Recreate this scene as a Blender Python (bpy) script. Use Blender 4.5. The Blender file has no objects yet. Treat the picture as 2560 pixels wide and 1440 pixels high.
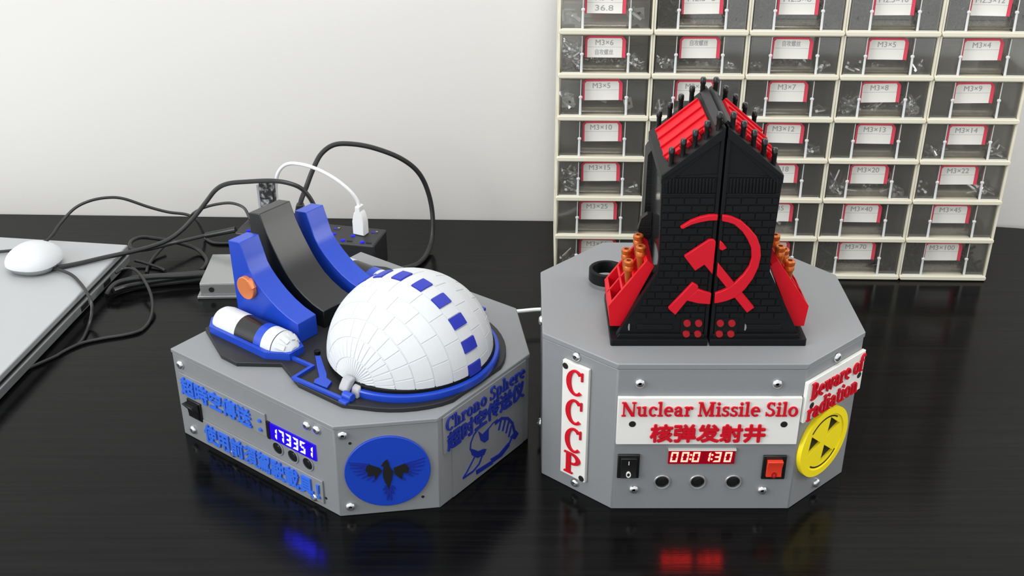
import bpy, bmesh, math, random
from mathutils import Matrix, Vector
PI = math.pi
scn = bpy.context.scene
COL = scn.collection

# ------------------------------------------------------------------ camera, world, lights, exposure
cam_d = bpy.data.cameras.new('camera')
cam_d.sensor_width = 36.0
cam_d.lens = 2899.46 / 2560 * 36.0
cam_d.clip_start = 0.02
cam_d.clip_end = 50
cam = bpy.data.objects.new('camera', cam_d)
COL.objects.link(cam)
cam.location = (0, -0.62898, 0.44486)
cam.rotation_euler = (PI / 2 - 0.4878, 0, 0)
scn.camera = cam

world = bpy.data.worlds.new('room_light')
scn.world = world
world.use_nodes = True
def room_world(nt):
    # soft room light: brighter towards the window side (-x) and the ceiling, dimmer to the right
    tc = nt.nodes.new('ShaderNodeTexCoord')
    sp = nt.nodes.new('ShaderNodeSeparateXYZ')
    mx = nt.nodes.new('ShaderNodeMapRange')
    mz = nt.nodes.new('ShaderNodeMapRange')
    mu = nt.nodes.new('ShaderNodeMath')
    mu.operation = 'MULTIPLY'
    for i, v in ((1, -1), (2, 1), (3, 1.50), (4, 0.84)):
        mx.inputs[i].default_value = v
    for i, v in ((1, -0.1), (2, 1), (3, 1.0), (4, 0.85)):
        mz.inputs[i].default_value = v
    nt.links.new(tc.outputs['Generated'], sp.inputs[0])
    nt.links.new(sp.outputs[0], mx.inputs[0])
    nt.links.new(sp.outputs[2], mz.inputs[0])
    nt.links.new(mx.outputs[0], mu.inputs[0])
    nt.links.new(mz.outputs[0], mu.inputs[1])
    bg = nt.nodes['Background']
    bg.inputs[0].default_value = (0.95, 0.98, 1.0, 1)
    nt.links.new(mu.outputs[0], bg.inputs[1])
room_world(world.node_tree)

def area(name, loc, target, sx, sy, power, color=(1, 1, 1)):
    d = bpy.data.lights.new(name, 'AREA')
    d.shape = 'RECTANGLE'
    d.size, d.size_y, d.energy, d.color = sx, sy, power, color
    o = bpy.data.objects.new(name, d)
    COL.objects.link(o)
    o.location = loc
    o.rotation_euler = (Vector(target) - Vector(loc)).to_track_quat('-Z', 'Y').to_euler()
    return o

area('window_light', (-2.9, -1.6, 1.5), (0, -0.1, 0.1), 1.8, 1.6, 60, (0.97, 0.99, 1.0))
area('side_lamp', (1.7, 0.05, 0.74), (-0.1, 0.03, 0.1), 0.7, 0.36, 9, (1.0, 0.99, 0.96))
area('overhead_fill', (0.0, -0.35, 2.0), (0.0, 0.0, 0.0), 1.2, 0.5, 15, (1.0, 1.0, 0.99))  # unseen overhead light, added to brighten the lids and other top faces

scn.view_settings.view_transform = 'Standard'
scn.view_settings.look = 'None'
scn.view_settings.gamma = 1
scn.view_settings.use_curve_mapping = False
scn.view_settings.exposure = 0.12

# ------------------------------------------------------------------ materials
def srgb(r, g, b):
    return tuple(((c / 255) / 12.92 if c / 255 <= 0.04045 else ((c / 255 + 0.055) / 1.055) ** 2.4) for c in (r, g, b))

def mat(name, color, rough=0.5, metal=0.0, layers=0.0, noise=0.0, emit=None, strength=0.0, spec=0.5):
    m = bpy.data.materials.new(name)
    m.use_nodes = True
    nt = m.node_tree
    p = nt.nodes['Principled BSDF']
    p.inputs['Base Color'].default_value = (*color, 1)
    p.inputs['Roughness'].default_value = rough
    p.inputs['Metallic'].default_value = metal
    p.inputs['Specular IOR Level'].default_value = spec
    if emit:
        p.inputs['Emission Color'].default_value = (*emit, 1)
        p.inputs['Emission Strength'].default_value = strength
    tc = nt.nodes.new('ShaderNodeTexCoord')
    if noise:
        n = nt.nodes.new('ShaderNodeTexNoise')
        n.inputs['Scale'].default_value = 420
        n.inputs['Detail'].default_value = 4
        nt.links.new(tc.outputs['Object'], n.inputs['Vector'])
        mx = nt.nodes.new('ShaderNodeMixRGB')
        mx.inputs[1].default_value = (*[c * (1 - noise) for c in color], 1)
        mx.inputs[2].default_value = (*[min(1, c * (1 + noise)) for c in color], 1)
        nt.links.new(n.outputs[0], mx.inputs[0])
        nt.links.new(mx.outputs[0], p.inputs['Base Color'])
    if layers:
        w = nt.nodes.new('ShaderNodeTexWave')
        w.wave_type = 'BANDS'
        w.bands_direction = 'Z'
        w.inputs['Scale'].default_value = 900
        w.inputs['Distortion'].default_value = 0.4
        nt.links.new(tc.outputs['Object'], w.inputs['Vector'])
        b = nt.nodes.new('ShaderNodeBump')
        b.inputs['Strength'].default_value = layers
        b.inputs['Distance'].default_value = 0.0002
        nt.links.new(w.outputs[1], b.inputs['Height'])
        nt.links.new(b.outputs[0], p.inputs['Normal'])
    return m

def clear_mat(name, tint, gloss=0.06, rough=0.08):
    m = bpy.data.materials.new(name)
    m.use_nodes = True
    nt = m.node_tree
    nt.nodes.remove(nt.nodes['Principled BSDF'])
    tr = nt.nodes.new('ShaderNodeBsdfTransparent')
    tr.inputs[0].default_value = (*tint, 1)
    gl = nt.nodes.new('ShaderNodeBsdfGlossy')
    gl.inputs[0].default_value = (1, 1, 1, 1)
    gl.inputs['Roughness'].default_value = rough
    fr = nt.nodes.new('ShaderNodeFresnel')
    fr.inputs[0].default_value = 1.45
    ad = nt.nodes.new('ShaderNodeMath')
    ad.operation = 'ADD'
    ad.use_clamp = True
    ad.inputs[1].default_value = gloss
    mx = nt.nodes.new('ShaderNodeMixShader')
    nt.links.new(fr.outputs[0], ad.inputs[0])
    nt.links.new(ad.outputs[0], mx.inputs[0])
    nt.links.new(tr.outputs[0], mx.inputs[1])
    nt.links.new(gl.outputs[0], mx.inputs[2])
    nt.links.new(mx.outputs[0], nt.nodes['Material Output'].inputs[0])
    return m

def add_diffuse(m, color, fac, translucent):
    """let some light through (thin ivory plastic) or add a milky veil (frosted case)"""
    nt = m.node_tree
    out = nt.nodes['Material Output']
    src = out.inputs[0].links[0].from_socket
    d = nt.nodes.new('ShaderNodeBsdfTranslucent' if translucent else 'ShaderNodeBsdfDiffuse')
    d.inputs[0].default_value = (*color, 1)
    mx = nt.nodes.new('ShaderNodeMixShader')
    mx.inputs[0].default_value = fac
    nt.links.new(src, mx.inputs[1])
    nt.links.new(d.outputs[0], mx.inputs[2])
    nt.links.new(mx.outputs[0], out.inputs[0])

def desk_mat():
    m = mat('black_wood_laminate', (0.012, 0.012, 0.0125), 0.16, spec=0.14)
    nt = m.node_tree
    p = nt.nodes['Principled BSDF']
    tc = nt.nodes.new('ShaderNodeTexCoord')
    mp = nt.nodes.new('ShaderNodeMapping')
    mp.inputs['Scale'].default_value = (9, 330, 1)
    n = nt.nodes.new('ShaderNodeTexNoise')
    n.inputs['Scale'].default_value = 1.0
    n.inputs['Detail'].default_value = 6
    n.inputs['Roughness'].default_value = 0.6
    nt.links.new(tc.outputs['Object'], mp.inputs[0])
    nt.links.new(mp.outputs[0], n.inputs['Vector'])
    b = nt.nodes.new('ShaderNodeBump')
    b.inputs['Strength'].default_value = 0.12
    b.inputs['Distance'].default_value = 0.0006
    nt.links.new(n.outputs[0], b.inputs['Height'])
    nt.links.new(b.outputs[0], p.inputs['Normal'])
    cr = nt.nodes.new('ShaderNodeValToRGB')
    cr.color_ramp.elements[0].position = 0.35
    cr.color_ramp.elements[0].color = (0.0018, 0.0018, 0.0019, 1)
    cr.color_ramp.elements[1].position = 0.72
    cr.color_ramp.elements[1].color = (0.0055, 0.0055, 0.0055, 1)
    nt.links.new(n.outputs[0], cr.inputs[0])
    nt.links.new(cr.outputs[0], p.inputs['Base Color'])
    return m

def brick_mat():
    m = mat('black_brick_plastic', (0.008, 0.0085, 0.0085), 0.42, spec=0.26)
    nt = m.node_tree
    p = nt.nodes['Principled BSDF']
    tc = nt.nodes.new('ShaderNodeTexCoord')
    sx = nt.nodes.new('ShaderNodeSeparateXYZ')
    ad = nt.nodes.new('ShaderNodeMath')
    ad.operation = 'ADD'
    cx = nt.nodes.new('ShaderNodeCombineXYZ')
    nt.links.new(tc.outputs['Object'], sx.inputs[0])
    nt.links.new(sx.outputs[0], ad.inputs[0])
    nt.links.new(sx.outputs[1], ad.inputs[1])
    nt.links.new(ad.outputs[0], cx.inputs[0])
    nt.links.new(sx.outputs[2], cx.inputs[1])
    t = nt.nodes.new('ShaderNodeTexBrick')
    t.inputs['Color1'].default_value = (1, 1, 1, 1)
    t.inputs['Color2'].default_value = (0.8, 0.8, 0.8, 1)
    t.inputs['Mortar'].default_value = (0, 0, 0, 1)
    t.inputs['Scale'].default_value = 1.0
    t.inputs['Mortar Size'].default_value = 0.00035
    t.inputs['Mortar Smooth'].default_value = 0.3
    t.inputs['Brick Width'].default_value = 0.0086
    t.inputs['Row Height'].default_value = 0.0044
    nt.links.new(cx.outputs[0], t.inputs['Vector'])
    b = nt.nodes.new('ShaderNodeBump')
    b.inputs['Strength'].default_value = 0.9
    b.inputs['Distance'].default_value = 0.0006
    nt.links.new(t.outputs[0], b.inputs['Height'])
    nt.links.new(b.outputs[0], p.inputs['Normal'])
    return m

def speckle_mat():
    m = mat('speckled_grey', (0.05, 0.05, 0.05), 0.4)
    nt = m.node_tree
    p = nt.nodes['Principled BSDF']
    tc = nt.nodes.new('ShaderNodeTexCoord')
    v = nt.nodes.new('ShaderNodeTexNoise')
    v.inputs['Scale'].default_value = 260
    v.inputs['Detail'].default_value = 3
    nt.links.new(tc.outputs['Object'], v.inputs['Vector'])
    cr = nt.nodes.new('ShaderNodeValToRGB')
    cr.color_ramp.elements[0].position = 0.45
    cr.color_ramp.elements[0].color = (0.02, 0.02, 0.02, 1)
    cr.color_ramp.elements[1].position = 0.62
    cr.color_ramp.elements[1].color = (0.35, 0.35, 0.35, 1)
    nt.links.new(v.outputs[0], cr.inputs[0])
    nt.links.new(cr.outputs[0], p.inputs['Base Color'])
    return m

M = dict(
    wall=mat('white_wall_paint', srgb(219, 216, 212), 0.75, noise=0.01),
    floor=mat('grey_floor', (0.25, 0.24, 0.23), 0.6, noise=0.05),
    desk=desk_mat(),
    grey=mat('grey_printed_plastic', (0.222, 0.228, 0.234), 0.42, layers=0.12, noise=0.03),
    greylid=mat('grey_printed_lid', (0.222, 0.228, 0.234), 0.42, noise=0.03),
    blue=mat('blue_printed_plastic', srgb(27, 65, 178), 0.27, layers=0.1, noise=0.03, spec=0.45),
    bluetile=mat('blue_tile_plastic', srgb(30, 45, 165), 0.4),
    bluetext=mat('blue_letter_plastic', srgb(52, 104, 214), 0.45),
    navy=mat('navy_line_plastic', srgb(20, 40, 140), 0.45),
    blacksmooth=mat('black_smooth_plastic', (0.02, 0.0205, 0.021), 0.1, spec=0.6),
    black=mat('black_printed_plastic', (0.006, 0.0064, 0.0068), 0.4, layers=0.12, spec=0.15),
    archblack=mat('black_satin_plastic', (0.009, 0.0095, 0.01), 0.28, layers=0.1, spec=0.5),
    blackgloss=mat('black_gloss_plastic', (0.01, 0.01, 0.01), 0.22),
    darkhole=mat('dark_opening', (0.004, 0.004, 0.004), 0.6),
    brick=brick_mat(),
    deck=mat('charcoal_printed_plastic', (0.018, 0.018, 0.020), 0.42, layers=0.06, spec=0.3),
    white=mat('white_printed_plastic', (0.59, 0.605, 0.615), 0.5, noise=0.015, spec=0.25),
    offwhite=mat('offwhite_sign_plastic', srgb(224, 222, 216), 0.5),
    lightgrey=mat('light_grey_plastic', (0.36, 0.36, 0.38), 0.5),
    red=mat('red_printed_plastic', srgb(194, 10, 28), 0.45, layers=0.06, spec=0.22),
    redtext=mat('red_letter_plastic', srgb(194, 18, 36), 0.5, spec=0.2),
    reddot=mat('dull_red_plastic', srgb(150, 22, 30), 0.5, spec=0.25),
    redswitch=mat('red_switch_plastic', srgb(222, 62, 40), 0.3),
    copper=mat('copper_plastic', srgb(214, 124, 74), 0.36, 0.25),
    copperpipe=mat('copper_metal', srgb(196, 104, 44), 0.3, 0.55),
    yellow=mat('yellow_plastic', srgb(246, 222, 26), 0.42),
    steel=mat('bright_steel', (0.70, 0.70, 0.70), 0.26, 0.9),
    beige=mat('ivory_cabinet_plastic', srgb(238, 232, 212), 0.42),
    clear=clear_mat('clear_drawer_plastic', (0.965, 0.965, 0.955), 0.02, 0.06),
    clearrib=mat('frosted_clear_edge', (0.62, 0.63, 0.62), 0.12),
    clearbox=clear_mat('frosted_clear_case', (0.80, 0.81, 0.80), 0.16, 0.2),
    cardred=mat('card_red_border', srgb(236, 80, 100), 0.6),
    card=mat('card_paper', srgb(246, 243, 235), 0.7),
    ink=mat('pencil_ink', srgb(166, 166, 166), 0.7),
    silver=mat('silver_laptop_metal', (0.46, 0.47, 0.475), 0.4, 0.3),
    silverdark=mat('silver_edge_metal', (0.30, 0.31, 0.31), 0.4, 0.5),
    cable=mat('black_cable_rubber', (0.016, 0.016, 0.016), 0.35),
    cablewhite=mat('white_cable_rubber', (0.80, 0.80, 0.79), 0.4),
    hub=mat('black_hub_plastic', (0.017, 0.017, 0.018), 0.4),
    speck=speckle_mat(),
    led=mat('blue_led', (0.005, 0.005, 0.2), 0.4, spec=0.2, emit=(0.008, 0.008, 1.0), strength=0.85),
    reddisp=mat('red_display_glow', (0.05, 0.0, 0.0), 0.25, emit=(0.20, 0.0, 0.008), strength=1.0),
    reddigit=mat('red_display_digit', (0.3, 0.05, 0.02), 0.3, emit=(1.0, 0.019, 0.014), strength=44),
    bluedisp=mat('blue_display_glow', (0.0, 0.0, 0.05), 0.25, emit=(0.015, 0.0, 0.62), strength=1.0),
    bluedigit=mat('blue_display_digit', (0.2, 0.2, 0.5), 0.3, emit=(0.017, 0.017, 1.0), strength=48),
    blackbits=mat('black_oxide_metal', (0.012, 0.012, 0.014), 0.35, 0.3),
    nylon=mat('white_nylon', (0.7, 0.7, 0.69), 0.5),
)

add_diffuse(M['beige'], (0.88, 0.85, 0.74), 0.25, True)
add_diffuse(M['clearbox'], (0.62, 0.63, 0.62), 0.2, False)
add_diffuse(M['clear'], (0.68, 0.65, 0.58), 0.065, False)  # beige haze put into the clear plastic to lighten the dim drawer insides

# ------------------------------------------------------------------ mesh builder
class MB:
    def __init__(s):
        s.v, s.f, s.m = [], [], []
    def add(s, vs, fs, mi=0, mx=None):
        o = len(s.v)
        s.v += [tuple(mx @ Vector(p)) for p in vs] if mx else [tuple(p) for p in vs]
        s.f += [tuple(i + o for i in f) for f in fs]
        s.m += [mi] * len(fs)
        return s
    def box(s, x0, x1, y0, y1, z0, z1, mi=0, mx=None):
        vs = [(x, y, z) for z in (z0, z1) for y in (y0, y1) for x in (x0, x1)]
        return s.add(vs, [(0, 2, 3, 1), (4, 5, 7, 6), (0, 1, 5, 4), (2, 6, 7, 3), (0, 4, 6, 2), (1, 3, 7, 5)], mi, mx)
    def prism(s, poly, a, b, axis='z', mi=0, mx=None):
        """extrude a closed 2-D outline between a and b; axis z: (x,y), axis y: (x,z), axis x: (y,z)"""
        area2 = sum(poly[i][0] * poly[(i + 1) % len(poly)][1] - poly[(i + 1) % len(poly)][0] * poly[i][1] for i in range(len(poly)))
        if area2 < 0:
            poly = poly[::-1]
        if axis == 'y':
            P = lambda u, w, t: (u, t, w)
        elif axis == 'x':
            P = lambda u, w, t: (t, u, w)
        else:
            P = lambda u, w, t: (u, w, t)
        j = (len(s.f) * 7 % 83) * 3e-7 * (1 if b > a else -1)
        a, b = a - j, b + j
        n = len(poly)
        vs = [P(*p, a) for p in poly] + [P(*p, b) for p in poly]
        fs = [tuple(range(n))[::-1], tuple(range(n, 2 * n))]
        fs += [(i, (i + 1) % n, n + (i + 1) % n, n + i) for i in range(n)]
        if axis == 'y':
            fs = [f[::-1] for f in fs]
        return s.add(vs, fs, mi, mx)
    def lathe(s, prof, n=24, mi=0, mx=None, closed=False):
        """profile of (radius, height) spun about z"""
        vs, fs = [], []
        for r, h in prof:
            for k in range(n):
                a = 2 * PI * k / n
                vs.append((r * math.cos(a), r * math.sin(a), h))
        m = len(prof)
        for j in range(m if closed else m - 1):
            for k in range(n):
                a, b = j * n + k, j * n + (k + 1) % n
                c, d = ((j + 1) % m) * n + (k + 1) % n, ((j + 1) % m) * n + k
                fs.append((a, b, c, d))
        if not closed:
            if prof[0][0] > 1e-6:
                fs.append(tuple(range(n))[::-1])
            if prof[-1][0] > 1e-6:
                fs.append(tuple(range((m - 1) * n, m * n)))
        return s.add(vs, fs, mi, mx)
    def cyl(s, p0, p1, r0, r1=None, n=16, mi=0):
        p0, p1 = Vector(p0), Vector(p1)
        d = p1 - p0
        mx = Matrix.Translation(p0) @ d.to_track_quat('Z', 'Y').to_matrix().to_4x4()
        return s.lathe([(r0, 0), (r0 if r1 is None else r1, d.length)], n, mi, mx)
    def tube(s, pts, r, n=10, mi=0):
        pts = [Vector(p) for p in pts]
        vs, fs = [], []
        t = (pts[1] - pts[0]).normalized()
        nx = t.orthogonal().normalized()
        for i, p in enumerate(pts):
            t2 = (pts[min(i + 1, len(pts) - 1)] - pts[max(i - 1, 0)]).normalized()
            q = t.rotation_difference(t2)
            nx = (q @ nx).normalized()
            t = t2
            bx = t.cross(nx)
            for k in range(n):
                a = 2 * PI * k / n
                vs.append(p + r * (math.cos(a) * nx + math.sin(a) * bx))
        for i in range(len(pts) - 1):
            for k in range(n):
                fs.append((i * n + k, i * n + (k + 1) % n, (i + 1) * n + (k + 1) % n, (i + 1) * n + k))
        fs += [tuple(range(n))[::-1], tuple(range((len(pts) - 1) * n, len(pts) * n))]
        return s.add(vs, fs, mi)
    def mesh(s, me, mi=0, mx=None):
        return s.add([v.co for v in me.vertices], [tuple(p.vertices) for p in me.polygons], mi, mx)
    def build(s, name, mats, parent=None, bevel=0, seg=2, smooth=35, loc=None):
        me = bpy.data.meshes.new(name)
        me.from_pydata([tuple(p) for p in s.v], [], s.f)
        for m in (mats if isinstance(mats, (list, tuple)) else [mats]):
            me.materials.append(M[m])
        me.polygons.foreach_set('material_index', s.m)
        bm = bmesh.new()
        bm.from_mesh(me)
        bmesh.ops.recalc_face_normals(bm, faces=bm.faces)
        bm.to_mesh(me)
        bm.free()
        if smooth:
            me.shade_smooth()
            me.set_sharp_from_angle(angle=math.radians(smooth))
        me.update()
        o = bpy.data.objects.new(name, me)
        COL.objects.link(o)
        if parent:
            o.parent = parent
        if loc:
            o.location = loc
        if bevel:
            b = o.modifiers.new('bevel', 'BEVEL')
            b.width, b.segments, b.limit_method, b.angle_limit = bevel, seg, 'ANGLE', math.radians(40)
            b.harden_normals = False
        return o

def tag(o, label=None, cat=None, group=None, kind=None):
    for k, v in (('label', label), ('category', cat), ('group', group), ('kind', kind)):
        if v:
            o[k] = v
    return o

def thing(name, loc, label, cat, rz=0, group=None):
    o = bpy.data.objects.new(name, None)
    COL.objects.link(o)
    o.empty_display_size = 0.02
    o.location = loc
    o.rotation_euler = (0, 0, rz)
    return tag(o, label, cat, group)

def smooth_path(pts, sub=8):
    P = [Vector(p) for p in pts]
    P = [P[0] * 2 - P[1]] + P + [P[-1] * 2 - P[-2]]
    out = []
    for i in range(1, len(P) - 2):
        a, b, c, d = P[i - 1:i + 3]
        for k in range(sub):
            t = k / sub
            out.append(0.5 * ((2 * b) + (c - a) * t + (2 * a - 5 * b + 4 * c - d) * t * t + (3 * b - a - 3 * c + d) * t ** 3))
    out.append(P[-2])
    return out

def curve_mesh(loops, depth):
    """flat outlines with holes, thickened: returns a mesh lying in XY from z=0 to z=depth"""
    cu = bpy.data.curves.new('outline', 'CURVE')
    cu.dimensions = '2D'
    cu.fill_mode = 'BOTH'
    cu.extrude = depth / 2
    for lp in loops:
        sp = cu.splines.new('POLY')
        sp.points.add(len(lp) - 1)
        for p, q in zip(sp.points, lp):
            p.co = (q[0], q[1], 0, 1)
        sp.use_cyclic_u = True
    return curve_to_mesh(cu, depth)

def curve_to_mesh(cu, depth):
    o = bpy.data.objects.new('outline', cu)
    COL.objects.link(o)
    dg = bpy.context.evaluated_depsgraph_get()
    me = bpy.data.meshes.new_from_object(o.evaluated_get(dg))
    bpy.data.objects.remove(o)
    bpy.data.curves.remove(cu)
    me.transform(Matrix.Translation((0, 0, depth / 2)))
    return me

def han_text(body, width, height, depth, bold=0.0, gap=1.0, shear=0.0):
    """written characters in the built-in face, fitted into width x height, lower-left corner at the origin"""
    cu = bpy.data.curves.new('writing', 'FONT')
    cu.body = body
    cu.size = 1
    cu.space_character = gap
    cu.shear = shear
    cu.extrude = 0.5
    cu.resolution_u = 3
    me = curve_to_mesh(cu, 1.0)
    xs = [v.co.x for v in me.vertices]
    ys = [v.co.y for v in me.vertices]
    sx, sy = width / (max(xs) - min(xs)), height / (max(ys) - min(ys))
    me.transform(Matrix.Diagonal((sx, sy, depth, 1)) @ Matrix.Translation((-min(xs), -min(ys), 0)))
    if bold:                                     # heavier strokes: shifted copies, each a hair lower
        bm = bmesh.new()
        for q, (dx, dy) in enumerate(((0, 0), (bold, 0), (-bold, 0), (0, bold), (0, -bold), (bold * .7, bold * .7), (-bold * .7, -bold * .7))):
            c = me.copy()
            c.transform(Matrix.Translation((dx, dy, -3e-6 * q)))
            bm.from_mesh(c)
            bpy.data.meshes.remove(c)
        bm.to_mesh(me)
        bm.free()
    return me

# ---- a bold slab-serif face drawn as outlines (cap height 1)
def g_rect(x0, y0, x1, y1):
    return [(x0, y0), (x1, y0), (x1, y1), (x0, y1)]

def g_arc(cx, cy, rx, ry, a0, a1, th=0.17, tn=0.075, n=14):
    o, i = [], []
    for k in range(n + 1):
        a = math.radians(a0 + (a1 - a0) * k / n)
        o.append((cx + rx * math.cos(a), cy + ry * math.sin(a)))
        i.append((cx + (rx - th) * math.cos(a), cy + (ry - tn) * math.sin(a)))
    return o + i[::-1]

def g_stem(x, y0, y1, w, fl=''):
    out = [g_rect(x - w / 2, y0, x + w / 2, y1)]
    e = 0.09
    if 'b' in fl: out.append(g_rect(x - w / 2 - e, y0, x + w / 2 + e, y0 + 0.065))
    if 't' in fl: out.append(g_rect(x - w / 2 - e, y1 - 0.065, x + w / 2 + e, y1))
    if 'l' in fl: out.append([(x - w / 2 - e, y1 - 0.09), (x, y1 - 0.12), (x, y1), (x - w / 2 - e, y1 - 0.03)])
    if 'r' in fl: out.append(g_rect(x, y0, x + w / 2 + e, y0 + 0.065))
    return out

def dot(x, y, r):
    return g_arc(x, y, r, r, 0, 360, r * 0.98, r * 0.98, 14)

GL = {
    ' ': (0.30, []),
    'N': (0.94, g_stem(.16, 0, 1, .09, 'bt') + [[(.06, 1), (.28, 1), (.86, 0), (.64, 0)]] + g_stem(.80, 0, 1, .09, 't')),
    'M': (1.12, g_stem(.15, 0, 1, .09, 'bt') + [[(.08, 1), (.30, 1), (.62, .1), (.50, 0)], [(.84, 1), (.94, 1), (.60, 0), (.50, 0)]] + g_stem(.90, 0, 1, .17, 'bt')),
    'S': (0.66, [g_arc(.33, .745, .26, .255, 35, 270), g_arc(.32, .265, .30, .265, 90, -150), g_rect(.50, .74, .56, .98), g_rect(.04, .02, .10, .28)]),
    'C': (0.82, [g_arc(.44, .5, .41, .51, 48, 312, .19, .075, 22), g_rect(.69, .66, .76, .99)]),
    'B': (0.76, g_stem(.19, 0, 1, .18, 'bt') + [g_arc(.28, .745, .33, .255, -90, 90), g_arc(.28, .275, .41, .275, -90, 90)]),
    'P': (0.74, g_stem(.19, 0, 1, .18, 'bt') + [g_arc(.30, .73, .38, .27, -90, 90)]),
    'u': (0.74, g_stem(.19, .16, .68, .16, 'l') + [g_arc(.34, .22, .23, .23, 180, 320)] + g_stem(.54, 0, .68, .16, 'lr')),
    'c': (0.58, [g_arc(.32, .335, .29, .35, 50, 315), dot(.49, .53, .085)]),
    'l': (0.36, g_stem(.18, 0, 1.03, .16, 'bl')),
    'e': (0.62, [g_arc(.33, .335, .30, .35, 0, 312), g_rect(.12, .32, .62, .39)]),
    'a': (0.66, g_stem(.46, 0, .5, .16, 'r') + [g_arc(.30, .45, .24, .235, -10, 150), g_arc(.30, .19, .25, .20, 70, 330), dot(.13, .52, .075)]),
    'r': (0.54, g_stem(.18, 0, .68, .16, 'bl') + [g_arc(.40, .42, .22, .26, 60, 175), dot(.48, .58, .085)]),
    'i': (0.36, g_stem(.18, 0, .68, .16, 'bl') + [dot(.17, .89, .10)]),
    's': (0.52, [g_arc(.26, .505, .21, .185, 35, 270, .15, .07), g_arc(.25, .185, .24, .195, 90, -150, .15, .07), g_rect(.40, .50, .45, .67), g_rect(.03, .02, .08, .20)]),
    'o': (0.68, [g_arc(.34, .335, .31, .35, 0, 180), g_arc(.34, .335, .31, .35, 180, 360)]),
    'w': (0.98, [[(.05, .68), (.22, .68), (.40, 0), (.30, 0)], [(.48, .68), (.56, .68), (.38, 0), (.30, 0)], [(.42, .68), (.58, .68), (.76, 0), (.66, 0)], [(.85, .68), (.93, .68), (.74, 0), (.66, 0)], g_rect(0, .61, .30, .68), g_rect(.76, .61, 1.0, .68)]),
    'f': (0.44, g_stem(.19, 0, .76, .16, 'b') + [g_arc(.38, .75, .27, .28, 60, 180), g_rect(.03, .61, .44, .68), dot(.46, .92, .08)]),
    'd': (0.72, [g_arc(.33, .335, .29, .35, 60, 300)] + g_stem(.54, 0, 1.03, .16, 'lr')),
    't': (0.44, [g_rect(.11, .16, .27, .88), g_rect(.02, .61, .42, .68), g_arc(.30, .17, .19, .18, 180, 320)]),
    'n': (0.76, g_stem(.19, 0, .68, .16, 'bl') + [g_arc(.37, .42, .25, .27, 0, 140)] + g_stem(.54, 0, .44, .16, 'b')),
    'h': (0.76, g_stem(.19, 0, 1.03, .16, 'bl') + [g_arc(.37, .42, .25, .27, 0, 140)] + g_stem(.54, 0, .44, .16, 'b')),
    'p': (0.72, g_stem(.19, -.28, .68, .16, 'bl') + [g_arc(.37, .335, .30, .35, -120, 120)]),
}

def serif(mb, body, x0, base, width, cap, depth, mx, mi=0, track=0.0):
    tot = sum(GL[c][0] + track for c in body) - track
    k = width / tot
    x = x0
    for c in body:
        adv, polys = GL[c]
        for q, p in enumerate(polys):
            gx, gy = sum(v[0] for v in p) / len(p), sum(v[1] for v in p) / len(p)
            e = 1 + .004 * q                     # no two strokes share a skin
            mb.prism([(x + (gx + (px - gx) * e) * k, base + (gy + (py - gy) * e + .001 * q) * cap) for px, py in p], 0, depth, 'z', mi, mx)
        x += (adv + track) * k

SEG = {'0': 'abcdef', '1': 'bc', '3': 'abgcd', '5': 'afgcd', '7': 'abc', '9': 'abcdfg'}
def seven(mb, ch, x, z, w, h, t, depth, mx, slant=0.10, mi=0):
    S = {'a': [(0, h), (w, h), (w - t, h - t), (t, h - t)], 'd': [(0, 0), (t, t), (w - t, t), (w, 0)],
         'g': [(t * .6, h / 2), (t, h / 2 + t / 2), (w - t, h / 2 + t / 2), (w - t * .6, h / 2), (w - t, h / 2 - t / 2), (t, h / 2 - t / 2)],
         'f': [(0, h * .97), (t, h - t * 1.1), (t, h / 2 + t * .6), (0, h / 2 + t * .1)], 'b': [(w, h * .97), (w, h / 2 + t * .1), (w - t, h / 2 + t * .6), (w - t, h - t * 1.1)],
         'e': [(0, h * .03), (0, h / 2 - t * .1), (t, h / 2 - t * .6), (t, t * 1.1)], 'c': [(w, h * .03), (w - t, t * 1.1), (w - t, h / 2 - t * .6), (w, h / 2 - t * .1)]}
    for s in SEG[ch]:
        mb.prism([(x + px + py * slant, z + py) for px, py in S[s]], 0, depth, 'z', mi, mx)

def face_mx(a, b):
    """frame of an upright face from corner a to corner b (viewer's left to right): X along, Y up, Z outward"""
    a, b = Vector((*a, 0)), Vector((*b, 0))
    t = (b - a).normalized()
    n = Vector((t.y, -t.x, 0))
    return Matrix(((t.x, 0, n.x, a.x), (t.y, 0, n.y, a.y), (0, 1, 0, 0), (0, 0, 0, 1)))

def screw(parent, mx, x, z, r=0.0030):
    mb = MB()
    mb.lathe([(0, 0.0006), (r * .42, 0.0006)], 6, 1, mx @ Matrix.Translation((x, z, 0.0003)))
    mb.lathe([(r * .42, 0.0008), (r * .45, 0.0021), (r * .7, 0.0019), (r * .93, 0.0012), (r, 0.0003), (r, 0)], 18, 0, mx @ Matrix.Translation((x, z, 0)), False)
    return mb.build('screw', ['steel', 'darkhole'], parent)

# ------------------------------------------------------------------ the room
WT = -0.02975
def wy(x, off=0.0):
    return 0.34717 + off + x * math.tan(WT)
mb = MB()
mb.prism([(-1.6, wy(-1.6)), (1.6, wy(1.6)), (1.6, wy(1.6) + .08), (-1.6, wy(-1.6) + .08)], -0.76, 1.6)
tag(mb.build('wall_back', 'wall'), 'plain white wall behind the black desk', None, None, 'structure')
mb = MB()
mb.box(-1.6, 1.6, -1.6, 0.5, -0.80, -0.76)
tag(mb.build('floor', 'floor'), 'floor below the desk', None, None, 'structure')
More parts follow.
